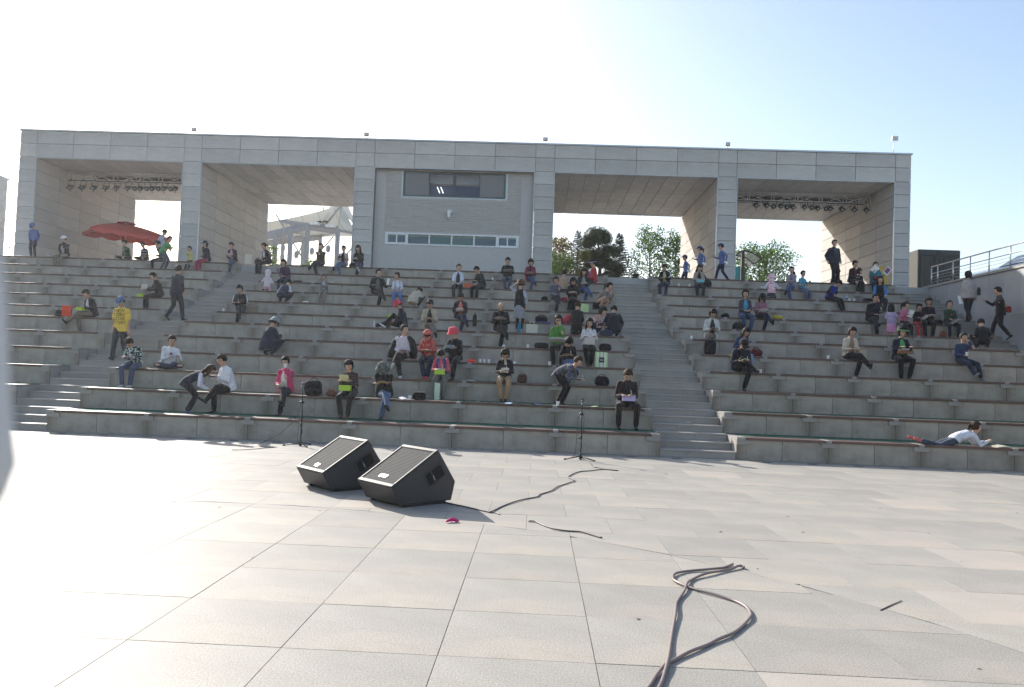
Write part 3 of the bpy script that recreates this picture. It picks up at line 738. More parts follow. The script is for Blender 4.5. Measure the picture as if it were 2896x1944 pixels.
# ================================================================== RED PARASOL
up_ = px(357, 626, 39); T = thing('parasol', 'large square red parasol with scalloped edge in the leftmost bay', 'parasol', (up_.x, 39, OZ))
M_RED = simple('red_canvas', (.55, .075, .065), .8, var=.06); H0 = up_.z-OZ
cn = []
for k in range(4):
    a = R(-8+90*k); cn.append(V((math.cos(a)*2.5, math.sin(a)*2.5, H0-(.88, .70, .56, .74)[k])))
cn[0].z -= .0; cn[3].z -= .0
m = MB(); apex = V((0, 0, H0-.16))
def arcpt(A, B, t, s): return A.lerp(B, t)+V((0, 0, s*4*t*(1-t)))
vs = []; fs = []; n = 6
for k in range(4):
    A, B = cn[k], cn[(k+1) % 4]
    for j in range(n):
        for i in range(n):
            def P_(i, j):
                v = j/n; u = i/n; e = A.lerp(B, u); ez = e.z; e = e*(1-.05*4*u*(1-u)); e.z = ez; p = apex.lerp(e, v); return p+V((0, 0, .09*4*v*(1-v)))
            m.add([P_(i, j), P_(i+1, j), P_(i+1, j+1), P_(i, j+1)], [(0, 1, 2, 3)], 0, False)
    for i in range(12):
        u0, u1 = i/12, (i+1)/12
        def E_(u): e = A.lerp(B, u); ez = e.z; e = e*(1-.07*4*u*(1-u)); e.z = ez; return e
        sc_ = .14+.09*(1 if i % 3 == 1 else 0)
        m.add([E_(u0), E_(u1), E_(u1)-V((0, 0, .14+.09*(i % 3 in (0, 1)))), E_(u0)-V((0, 0, .14+.09*(i % 3 in (1, 2))))], [(0, 1, 2, 3)])
m.build('canopy', M_RED, T)
m = MB()
for k in range(4):
    a, b = R(-8+90*k), R(82+90*k); m.add([V((0, 0, H0)), V((math.cos(a)*.62, math.sin(a)*.62, H0-.15)), V((math.cos(b)*.62, math.sin(b)*.62, H0-.15))], [(0, 1, 2)])
m.build('vent_cap', M_RED, T)
m = MB(); m.tube([(0, 0, 0), (0, 0, H0-.05)], .03, 8); m.build('pole', M_STEEL, T)
m = MB(); m.tube([(0, 0, .05), (0, 0, .15)], .3, 12); m.build('base', M_BLACK, T)
m = MB()
for k in range(8):
    c = cn[k//2] if k % 2 == 0 else (cn[k//2]+cn[(k//2+1) % 4])/2*.93
    m.tube([(0, 0, H0-.2), c+V((0, 0, .02))], .012, 4)
m.build('rib', M_STEEL, T)
# ================================================================== SHELTER, BANNER, TRUCK, CAR, MAST
T = thing('curved_shelter', 'dark framed information shelter with a curved clear roof and blue poster', 'shelter', (px(2101, 710, 46.5).x, 46.5, OZ))
bx = px(2101, 710, 46.5).x
def Q(x, y, Y=46.5): p = px(x, y, Y); return V((p.x-bx, Y-46.5, p.z-OZ))
M_DFR = simple('charcoal_frame', (.03, .03, .035), .4)
m = MB(); m.box(-.09, .09, -.09, .09, 0, Q(2101, 712).z); m.build('post', M_DFR, T)
arc1 = [Q(*p) for p in ((2075, 731), (2084, 720), (2096, 711), (2106, 709), (2124, 714), (2142, 723), (2153, 733))]; arc2 = [Q(*p, 47.6) for p in ((2060, 726), (2080, 723), (2096, 724), (2112, 730), (2122, 738), (2132, 748))]
arc3 = [Q(*p, 48.5) for p in ((2060, 732), (2078, 731), (2092, 736), (2104, 745), (2114, 752))]
for a in (arc1, arc2, arc3): m = MB(); m.tube(a, .05, 6); m.build('roof_rib', M_DFR, T)
m = MB(); m.tube([arc1[-1], arc2[-1], arc3[-1]], .05, 6); m.tube([arc1[3], arc2[2], arc3[1]], .04, 6); m.build('roof_rail', M_DFR, T)
cl = NT('clear_roof'); cl.base((.5, .53, .55)); cl.rough(.15); cl.b.inputs['Alpha'].default_value = .45
m = MB()
def samp(a, t): f = t*(len(a)-1); i = min(int(f), len(a)-2); return a[i].lerp(a[i+1], f-i)
for A, B in ((arc1, arc2), (arc2, arc3)):
    for k in range(8): m.add([samp(A, k/8), samp(A, (k+1)/8), samp(B, (k+1)/8), samp(B, k/8)], [(0, 1, 2, 3)], 0, True)
m.build('roof_sheet', cl.m, T)
ps = NT('beach_poster'); z_ = ps.n('SeparateXYZ'); tcn = ps.n('TexCoord'); ps.l(tcn.outputs['Generated'], z_.inputs[0])
fz = ps.math('ADD', z_.outputs[2], ps.math('MULTIPLY', ps.noise(ps.mapped((3, 3, 3), 'Generated'), 2, 4), .25))
ps.base(ps.ramp(fz, [(.2, (.02, .16, .42)), (.36, (.45, .33, .16)), (.48, (.04, .25, .5)), (.7, (.02, .25, .42)), (1.1, (.03, .36, .5))])); ps.rough(.4)
m = MB(); m.box(-.55, -.11, -.02, .02, .1, 2.75); m.build('poster', ps.m, T)
m = MB(); m.box(.11, .2, -.03, .2, 0, 2.7); m.build('side_post', simple('teal_post', (.02, .14, .10), .5), T)
p = px(2488, 795, 35.2); T = thing('banner', 'yellow banner with a purple picture panel leaning behind the person in turquoise', 'banner', (p.x, 35.2, OZ))
M_Y = simple('yellow_banner', (.50, .34, .05), .6, var=.08); Mt = Matrix.Rotation(R(9), 4, 'Y')
m = MB(); m.box(-.22, .22, 0, .02, 0, 1.32, M=Mt); m.build('panel', M_Y, T)
m = MB(); m.box(-.14, .12, -.012, -.004, -.18, .18, M=Matrix.Translation((.33, 0, 1.12)) @ Matrix.Rotation(R(38), 4, 'Y')); m.build('picture', simple('pale_sheet', (.62, .6, .68), .5), T)
m = MB(); m.box(-.10, .08, -.022, -.014, -.12, .12, M=Matrix.Translation((.33, 0, 1.14)) @ Matrix.Rotation(R(38), 4, 'Y')); m.build('portrait', simple('purple_print', (.16, .05, .12), .5, var=.6, scale=14), T)
m = MB(); m.tube([(-.2, .1, 0), (.1, .04, 1.45)], .012, 5); m.build('stake', M_STEEL, T)
T = thing('box_truck', 'dark olive box truck seen from behind, parked beyond the building corner', 'truck', (21.2, 42, OZ))
M_OL = simple('olive_paint', (.05, .05, .043), .8, var=.1); M_OD = simple('dark_trim', (.02, .022, .025), .5)
m = MB(); m.bbox(-1.22, 1.0, 0, 5.5, .75, 3.36, .05); m.build('cargo_box', M_OL, T)
for x0, x1 in ((-1.1, -.14), (-.10, .88)): m = MB(); m.bbox(x0, x1, -.04, -.005, .85, 3.0, .01); m.build('rear_door', M_OL, T)
m = MB(); [m.tube([(x, -.07, .9), (x, -.07, 2.95)], .022, 6) for x in (-.35, .12)]; m.build('lock_rod', M_OD, T)
m = MB(); m.box(-1.12, .9, -.05, -.005, 3.03, 3.08); m.box(-1.12, .9, -.03, -.006, 3.1, 3.3); m.build('header_rail', M_OD, T)
m = MB(); m.box(-.25, .05, -.09, -.005, 3.17, 3.3); m.build('marker_lamp', M_OD, T)
m = MB(); m.box(-1.2, .98, -.1, 5.4, .55, .74); m.build('chassis', M_OD, T)
for x in (-1.02, .8):
    for y in (1.0, 7.0): m = MB(); m.tube([(x-.13, y, .42), (x+.13, y, .42)], .42, 16); m.build('wheel', M_OD, T)
m = MB(); m.bbox(-1.1, .88, 5.7, 7.4, .6, 2.5, .12); m.build('cab', M_OL, T)
# white car behind the rail
T = thing('parked_car', 'white car behind the guard rail, cut off by the right edge', 'car', (20.95, 33.6, OZ)); T.scale = (1.13, 1.13, 1.16)
M_CW = simple('car_white', (.72, .74, .76), .25, var=.02); M_GL = simple('car_glass', (.02, .03, .035), .08)
prof = [(-2.25, .35), (-2.27, .62), (-2.1, .84), (-1.3, 1.02), (-.98, 1.12), (-.3, 1.56), (.2, 1.64), (1.2, 1.60), (1.9, 1.2), (2.2, 1.05), (2.25, .4)]
m = MB(); m.prism([V((x, -.85, z)) for x, z in prof], (0, 1.7, 0)); o = m.build('body', M_CW, T)
bv = o.modifiers.new('b', 'BEVEL'); bv.width = .06; bv.segments = 3; bv.limit_method = 'ANGLE'; bv.angle_limit = R(20)
for y in (-.862, .852):
    m = MB(); m.prism([V((x, y, z)) for x, z in ((-.80, 1.13), (-.28, 1.5), (.25, 1.56), (.25, 1.12))], (0, .01, 0)); m.build('side_window', M_GL, T)
    m = MB(); m.prism([V((x, y, z)) for x, z in ((.33, 1.12), (.33, 1.56), (1.15, 1.53), (1.6, 1.18))], (0, .01, 0)); m.build('side_window', M_GL, T)
m = MB(); m.add([(-1.0, -.72, 1.135), (-1.0, .72, 1.135), (-.34, .62, 1.565), (-.34, -.62, 1.565)], [(0, 1, 2, 3)]); o = m.build('windscreen', M_GL, T); o.modifiers.new('s', 'SOLIDIFY').thickness = .02
for y in (-.97, .97): m = MB(); m.ell((-.72, y, 1.16), .07, .1, .09); m.build('mirror', M_OD, T)
for x in (-1.45, 1.4):
    for y in (-.8, .8): m = MB(); m.tube([(x, y-.1, .32), (x, y+.1, .32)], .32, 18); m.build('wheel', M_OD, T)
for y in (-.65, .65): m = MB(); m.ell((-2.2, y, .68), .08, .16, .08); m.build('headlight', simple('headlight', (.6, .62, .64), .1), T)
p = px(27, 700, 48); T = thing('lamp_mast', 'thin distant mast with a short cross arm between the two buildings', 'mast', (p.x, 48, OZ))
m = MB(); m.tube([(0, 0, 0), (0, 0, p.z-OZ+.35)], .03, 6); m.build('pole', M_METALR, T)
m = MB(); m.tube([(-.25, 0, p.z-OZ), (.25, 0, p.z-OZ)], .03, 6); m.build('arm', M_METALR, T)

# ================================================================== ADDED HAZE, scatters sun to lift the blacks like lens glare
hz = MB(); hz.box(-260, 260, -62, 402, -1.2, 15.0); ho = hz.build('added_haze', []); tag(ho, kind='stuff')
hm_ = bpy.data.materials.new('added_haze_air'); hm_.use_nodes = True; ht = hm_.node_tree; ht.nodes.remove(ht.nodes['Principled BSDF'])
pv = ht.nodes.new('ShaderNodeVolumePrincipled'); pv.inputs['Color'].default_value = (.95, .97, 1, 1); pv.inputs['Density'].default_value = .00055; pv.inputs['Anisotropy'].default_value = .55
ht.links.new(pv.outputs[0], ht.nodes['Material Output'].inputs['Volume']); ho.data.materials.append(hm_)
# ================================================================== STAGE MONITORS
def grille():
    m = NT('speaker_grille'); ob = m.mapped((1, 1, 1))
    w1 = m.n('TexWave', wave_type='BANDS', bands_direction='X'); w1.inputs['Scale'].default_value = 12; m.l(ob, w1.inputs[0])
    w2 = m.n('TexWave', wave_type='BANDS', bands_direction='Y'); w2.inputs['Scale'].default_value = 26; m.l(ob, w2.inputs[0])
    h = m.math('MULTIPLY', w1.outputs['Fac'], w2.outputs['Fac'])
    m.base(m.ramp(h, [(.1, (.03, .03, .029)), (.6, (.21, .21, .20))])); m.rough(.85); m.b.inputs['Specular IOR Level'].default_value = .12; m.bump(h, .4, .004); return m.m
M_GRILLE = grille()
M_CAB = simple('speaker_cabinet', (.022, .023, .026), .5, var=.2, scale=200, bump=.4, spec=.6)
M_CAB2 = simple('speaker_frame', (.05, .047, .05), .6, spec=.35)
def monitor(lab, E, ang, badge):
    T = thing('stage_monitor', lab, 'loudspeaker', (E[0], E[1], 0), ang)
    W = .755; A, B, C_, D_, F = (-.13, .25), (.56, .67), (.845, .27), (.79, .035), (0, .035)
    # cabinet, open frame on the baffle side
    m = MB(); m.prism([V((x, 0, z)) for x, z in (F, A, B, C_, D_)], (0, W, 0)); o = m.build('cabinet', M_CAB, T)
    bv = o.modifiers.new('b', 'BEVEL'); bv.width = .014; bv.segments = 3
    a, b = V((A[0], 0, A[1])), V((B[0], 0, B[1])); t = (b-a).normalized(); nn = V((-t.z, 0, t.x))
    def S(s, y, d): return a+t*s+V((0, y, 0))+nn*d
    Lb = (b-a).length
    fr = MB()
    def slab(s0, s1, y0, y1, d0, d1, mb_): mb_.add([S(s0, y0, d0), S(s1, y0, d0), S(s1, y1, d0), S(s0, y1, d0), S(s0, y0, d1), S(s1, y0, d1), S(s1, y1, d1), S(s0, y1, d1)], [(0, 1, 2, 3), (7, 6, 5, 4), (0, 4, 5, 1), (1, 5, 6, 2), (2, 6, 7, 3), (3, 7, 4, 0)])
    slab(.004, .055, .004, W-.004, .001, .022, fr); slab(Lb-.055, Lb-.004, .004, W-.004, .001, .022, fr); slab(.055, Lb-.055, .004, .035, .001, .022, fr); slab(.055, Lb-.055, W-.035, W-.004, .001, .022, fr)
    o = fr.build('baffle_frame', M_CAB2, T); bv = o.modifiers.new('b', 'BEVEL'); bv.width = .005; bv.segments = 2
    gq = MB(); gq.box(0, Lb-.11, 0, W-.07, 0, .006)
    o = gq.build('grille', M_GRILLE, T); o.matrix_local = Matrix(((t.x, 0, nn.x, S(.055, .035, .006).x), (0, 1, 0, .035), (t.z, 0, nn.z, S(.055, .035, .006).z), (0, 0, 0, 1)))
    bq = MB(); slab(.135, .195, W*.40, W*.40+.16, .014, .018, bq) if badge else slab(.10, .16, W*.42, W*.42+.075, .014, .018, bq)
    bq.build('badge', simple('badge_white', (.8, .8, .8), .3, var=.02), T)
    if not badge:
        bq = MB(); slab(.118, .142, W*.42+.02, W*.42+.055, .0181, .0195, bq); bq.build('badge_mark', simple('badge_mark', (.35, .35, .36), .4), T)
    # recessed handle on the side that faces the camera
    c = V((.512, 0, .375)); up2 = nn
    def H(s, q, y): return c+t*s+up2*q+V((0, y, 0))
    def rr(hx, hz, r, n=4):
        pts = []
        for sx_, sz_, a0 in ((1, 1, 0), (-1, 1, 90), (-1, -1, 180), (1, -1, 270)):
            for i in range(n+1):
                th = R(a0+90*i/n); pts.append((sx_*(hx-r)+r*math.cos(th), sz_*(hz-r)+r*math.sin(th)))
        return pts
    o1, o2 = rr(.160, .100, .035), rr(.150, .090, .03); m = MB(); n = len(o1)
    vs = [H(x, z, -.001) for x, z in o1]+[H(x, z, -.008) for x, z in o1]+[H(x, z, -.008) for x, z in o2]+[H(x, z, -.001) for x, z in o2]
    m.add(vs, [(i+k*n, (i+1) % n+k*n, (i+1) % n+(k+1)*n, i+(k+1)*n) for k in range(3) for i in range(n)]); m.build('handle_plate', M_CAB2, T)
    m = MB(); deep = simple('handle_hollow', (.004, .004, .004), .9)
    for cx_, hx in ((-.093, .038), (.045, .078)):
        q = rr(hx, .075, .02); m.prism([H(x+cx_, z, -.004) for x, z in q], (0, .0032, 0))
    m.build('handle_hollow', deep, T)
    m = MB(); m.rtube([H(-.044, -.07, -.012), H(-.044, .07, -.012)], .012, 8); m.build('handle_bar', M_CAB2, T)
    m = MB(); m.box(-.003, .003, -.0035, .0, -.045, .02, M=Matrix.Translation(H(-.044, 0, -.023)) @ Matrix.Rotation(R(-30), 4, 'Y')); m.build('handle_print', simple('print_white', (.6, .6, .6), .4), T)
    m = MB()
    for y in (.03, W-.08): m.box(.05, .72, y, y+.05, 0, .034)
    m.build('skid', M_BLACK, T)
monitor('nearer black wedge stage monitor at right, with a blank white badge on its grille', (-1.594, 9.417), R(45), True)
monitor('farther black wedge stage monitor at left, half hidden behind the nearer one', (-2.69, 10.38), R(44), False)
# ================================================================== MICROPHONE STANDS
def micstand(lab, x, y, mic, rz):
    T = thing('microphone_stand', lab, 'microphone stand', (x, y, 0), rz)
    m = MB(); m.tube([(0, 0, .05), (0, 0, .46)], .014, 8); m.tube([(0, 0, .46), (0, 0, .93)], .010, 8); m.tube([(0, 0, .93), (.005, 0, 1.14)], .009, 8); m.build('pole', M_BLACK, T)
    for k in range(3):
        a = k*2*math.pi/3; m = MB(); m.tube([(0, 0, .07), (math.cos(a)*.33, math.sin(a)*.33, .013)], .012, 6); o = m.build('leg', M_BLACK, T)
        f = MB(); f.rtube([(math.cos(a)*.31, math.sin(a)*.31, .016), (math.cos(a)*.35, math.sin(a)*.35, .014)], .015, 6); f.build('rubber_foot', M_BLACK, o)
    m = MB(); m.rtube([(0, 0, .03), (0, 0, .12)], [.035, .022], 8); m.build('hub', M_BLACK, T)
    m = MB(); m.rtube([(0, 0, .42), (0, 0, .47)], .024, 8); m.rtube([(0, 0, .43), (.07, -.01, .42)], .009, 6); m.build('height_clamp', M_BLACK, T)
    m = MB(); m.rtube([(-.02, 0, .91), (.03, 0, .91)], .026, 8); m.build('boom_clamp', M_BLACK, T)
    m = MB(); m.tube([(.012, -.02, .95), (-.012, -.02, .26)], .008, 6); m.tube([(-.012, -.02, .36), (-.014, -.02, .25)], .014, 6); m.build('boom_arm', M_BLACK, T)
    if mic:
        m = MB(); m.tube([(0, -.01, 1.10), (.02, -.03, 1.16), (.01, -.05, 1.27)], [.012, .018, .022], 8); m.ell((.01, -.055, 1.29), .03, .03, .035); m.build('microphone', simple('mic_grey', (.08, .085, .09), .4), T)
    else:
        m = MB(); m.rtube([(-.03, -.02, 1.19), (.03, .01, 1.22)], .017, 8); m.tube([(0, 0, 1.13), (0, 0, 1.19)], .013, 6); m.build('clip', M_BLACK, T)
    m = MB(); m.tube([(0, 0, 1.15 if mic else .93), (-.06 if not mic else .0, -.02, .85), (-.05 if not mic else -.02, -.02, .6), (0, -.01, .45)], .004, 5)
    if not mic: m.tube([(.02, 0, .93), (.07, -.02, .85), (.085, -.02, .5), (.1, -.03, .15), (.16, -.06, .01)], .005, 5)
    m.build('cable', M_BLACK, T)
micstand('black microphone stand without a microphone in front of the man in the brown suit', .92, 15.75, False, R(200))
micstand('black microphone stand with grey microphone in front of the woman in magenta', -4.87, 16.15, True, R(190))
# ================================================================== CABLES AND LITTER
def smooth(pts, n=5):
    out = []
    for i in range(len(pts)-1):
        p0 = pts[max(i-1, 0)]; p1 = pts[i]; p2 = pts[i+1]; p3 = pts[min(i+2, len(pts)-1)]
        for k in range(n):
            t = k/n; out.append(.5*((2*p1)+(-p0+p2)*t+(2*p0-5*p1+4*p2-p3)*t*t+(-p0+3*p1-3*p2+p3)*t*t*t))
    out.append(pts[-1]); return out
def cable(name, lab, pts, r, mat, lift=0):
    P = [pz(x, y, r+.001) for x, y in pts]; P = smooth(P)
    for i, p in enumerate(P): p.z += lift*(.5+.5*math.sin(i*.55))
    m = MB(); m.tube(P, r, 8); return tag(m.build(name, mat), lab, 'cable')
def c3(x, y): return (1200+x/2.361, 1280+y/2.361)
def c4(x, y): return (1900+x/2.345, 1280+y/2.345)
M_CABLE = simple('grey_cable', (.19, .15, .145), .45, var=.06)
cable('power_cable', 'thick grey cable looping back over itself on the paving at right', [c3(1440, 1640), c3(1500, 1568), c3(1545, 1495), c3(1610, 1420), c3(1680, 1380), c3(1770, 1335), c3(1880, 1290), c4(300, 1245), c4(405, 1200), c4(480, 1140), c4(520, 1095), c4(522, 1065), c4(490, 1025), c4(420, 985), c4(300, 948), c4(170, 912), c4(70, 878), c4(20, 852), c4(8, 828), c4(30, 803), c4(120, 785), c4(250, 777), c4(340, 765), c4(405, 742)], .0110, M_CABLE, .004)
cable('power_cable', 'second strand of thick grey cable running straighter beside the loop', [c3(1540, 1640), c3(1572, 1568), c3(1600, 1490), c3(1628, 1390), c3(1650, 1240), c3(1676, 1090), c3(1688, 1000), c3(1738, 925), c3(1762, 868), c3(1825, 832), c3(1930, 805), c3(2040, 783), c4(440, 760), c4(470, 757), c4(478, 768)], .0110, M_CABLE, .010)
cable('audio_cable', 'thin dark cable wandering from the stage monitors to the right microphone stand', [c3(130, 335), c3(280, 365), c3(420, 395), c3(450, 396), c3(520, 360), c3(600, 332), c3(680, 310), c3(755, 297), c3(775, 280), c3(850, 256), c3(890, 230), c3(960, 205), c3(1002, 190), c3(985, 177), c3(963, 163), c3(1030, 130), c3(1120, 122), c3(1200, 114), c3(1295, 122), c3(1240, 117), c3(1170, 104), c3(1125, 95), c3(1112, 75), c3(1085, 50)], .008, simple('dark_cable', (.05, .042, .045), .5), .004)
cable('audio_cable', 'short dark cable tail ending beside the stage monitor shadow', [c3(430, 397), c3(470, 402), c3(505, 414)], .006, simple('dark_cable', (.05, .042, .045), .5))
cable('audio_cable', 'short loose piece of dark cable lying alone on the paving', [c3(695, 460), c3(740, 463), c3(800, 488), c3(880, 515), c3(960, 524), c3(1040, 531), c3(1110, 548), c3(1185, 570)], .008, simple('dark_cable', (.05, .042, .045), .5), .003)
b = Vector((-4.87, 16.1, .95)); pts = [b, b+V((-.06, -.1, -.35)), b+V((-.35, -.2, -.68)), b+V((-.75, -.3, -.93)), pz(780, 1264, .01), pz(765, 1266, .01), pz(700, 1272, .01), pz(655, 1273, .01)]
m = MB(); m.tube(smooth(pts), .006, 6); tag(m.build('audio_cable', simple('dark_cable', (.05, .042, .045), .5)), 'thin cable sagging from the left microphone stand to the ground', 'cable')
p0, p1 = pz(2490, 1726, .004), pz(2550, 1699, .004); m = MB(); m.tube([p0, (p0+p1)/2+V((0, .004, .0)), p1], [.004, .004, .003], 6); tag(m.build('twig', simple('dry_twig', (.12, .06, .045), .8)), 'short dry twig lying on the paving at right', 'twig')
p0 = pz(1277, 1478, 0); m = MB(); rg = random.Random(3)
m.rtube([(-.05, -.05, .02), (-.01, .0, .03), (.03, .02, .03), (.07, .03, .015)], [.012, .02, .022, .012], 8); m.rtube([(0, 0, .025), (-.02, .04, .02)], [.015, .01], 6); m.rtube([(.03, .02, .02), (.06, -.01, .01)], [.014, .008], 6)
tag(m.build('balloon_scrap', simple('magenta_rubber', (.55, .01, .16), .35), None, (p0.x, p0.y, 0)), 'crumpled magenta scrap on the paving in front of the stage monitors', 'litter')
lf = MB(); lf.add([(-.03, 0, .002), (0, .012, .01), (.035, .003, .004), (0, -.012, .006)], [(0, 1, 2, 3)]); lme = lf.mesh('dry_leaf', simple('dry_leaf', (.22, .09, .03), .8))
for n, (x, y) in enumerate(((2627, 1510), (2719, 1590), (2228, 1462), (2697, 1539), (2488, 1440), (2038, 1506), (2577, 1366), (2877, 1452), (1805, 1752), (713, 1578), (620, 1436), (905, 1446), (2770, 1893), (2849, 1463), (2270, 1507), (2143, 1610))):
    p = pz(x, y, 0); o = link('dry_leaf', lme, None, (p.x, p.y, .001), n*1.3); o.scale = (.55+.15*(n % 3),)*3
    tag(o, 'small dry leaf fragment lying on the pale paving', 'leaf', 'dry leaves scattered on the plaza')
# out-of-focus thing close to the lens
def ovp(x, y, Y): return px(x/.80663, y/.80663, Y)
Yn = .20; k = Yn/1782
m = MB(); m.rtube([ovp(-70, 560, Yn), ovp(-52, 700, Yn), ovp(-44, 850, Yn), ovp(-36, 980, Yn), ovp(-28, 1060, Yn), ovp(-42, 1130, Yn)], [62*k, 60*k, 58*k, 58*k, 60*k, 48*k], 20)
tag(m.build('camera_strap', simple('pale_strap', (.55, .55, .55), .8, var=.02)), 'blurred pale strap end hanging close to the camera at the left edge', 'strap')
# ================================================================== PEOPLE
def cloth(col, pat=None, col2=None, sc=1.):
    key = ('cloth', col, pat, col2, sc)
    if key in MATS: return MATS[key]
    m = NT('cloth_'+col); c = srgb(col); gy = sum(c)/3; c = tuple(.84*x+.16*gy+.006 for x in c); ob = m.mapped((1, 1, 1)); big = m.noise(ob, 9, 4, .6)  # small floor puts veiling glare into the cloth colour, lifting the darks
    base = m.ramp(big, [(.3, g(.78, c)), (.7, tuple(min(1, x*1.18) for x in c))])
    if pat:
        c2 = srgb(col2)
        if pat in ('dots', 'spots', 'flowers', 'camo'):
            if pat == 'camo' or pat == 'flowers':
                f = m.ramp(m.noise(ob, 24*sc, 2, .5), [(.5, (0, 0, 0)), (.54, (1, 1, 1))])
            else:
                v = m.n('TexVoronoi'); v.inputs['Scale'].default_value = 26*sc; v.inputs['Randomness'].default_value = .35 if pat == 'dots' else 1; m.l(ob, v.inputs['Vector'])
                f = m.ramp(v.outputs['Distance'], [(.22, (1, 1, 1)), (.30, (0, 0, 0))])
            s = m.n('RGBToBW'); m.l(f, s.inputs[0]); f = s.outputs[0]
        else:
            def band(ax, k, cut):
                sx = m.n('SeparateXYZ'); m.l(ob, sx.inputs[0]); q = m.math('FRACT', m.math('MULTIPLY', sx.outputs[ax], k)); return m.math('GREATER_THAN', q, cut)
            if pat == 'stripes': f = band(2, 19*sc, .5)
            elif pat == 'vstripes': f = band(0, 20*sc, .6)
            else: f = m.math('MULTIPLY', m.math('ADD', band(0, 16*sc, .6), band(2, 16*sc, .6)), .5)
        base = m.mix(f, base, c2)
    m.base(base); m.rough(.9); m.b.inputs['Specular IOR Level'].default_value = .2; m.b.inputs['Sheen Weight'].default_value = .15
    m.bump(m.noise(m.mapped((1, 1, .55)), 11, 4, .6), .8, .05); MATS[key] = m.m; return m.m
def skinm():
    m = NT('skin'); f = m.noise(m.mapped((1, 1, 1)), 12, 3); m.base(m.ramp(f, [(.3, (.42, .25, .17)), (.7, (.52, .32, .225))])); m.rough(.55)
    m.b.inputs['Subsurface Weight'].default_value = .0; return m.m
M_SKIN = skinm()
def hairm(name, c):
    m = NT(name); f = m.noise(m.mapped((20, 20, 4)), 6, 4, .6); m.base(m.ramp(f, [(.3, g(.6, c)), (.7, g(1.5, c))])); m.rough(.75); m.b.inputs['Specular IOR Level'].default_value = .25; m.bump(f, .5, .01); return m.m
M_HAIR = hairm('black_hair', (.012, .010, .009)); M_HAIRB = hairm('brown_hair', (.035, .018, .010)); M_HAIRG = hairm('greying_hair', (.06, .05, .042))
M_EYE = simple('eye_dark', (.01, .008, .007), .3); M_LIP = simple('lip', (.30, .10, .08), .5); M_SHOE = {}
def ik(a, t, l1, l2, pole):
    a, t = V(a), V(t); d = t-a; L = d.length
    if L > (l1+l2)*.995: t = a+d.normalized()*(l1+l2)*.995; d = t-a; L = d.length
    x = (l1*l1-l2*l2+L*L)/(2*L) if L > 1e-5 else 0; x = max(-l1, min(l1, x)); h = math.sqrt(max(0, l1*l1-x*x)); u = d.normalized()
    p = V(pole); p = (p-u*p.dot(u)); p = p.normalized() if p.length > 1e-6 else u.orthogonal(); return a+u*x+p*h, t
POST = []      # bodies waiting for their remesh to be baked so that hands can be joined on
def remesh(o, vs, it=2):
    r_ = o.modifiers.new('r', 'REMESH'); r_.mode = 'VOXEL'; r_.voxel_size = vs; r_.use_smooth_shade = True
    s_ = o.modifiers.new('s', 'SMOOTH'); s_.factor = .5; s_.iterations = it
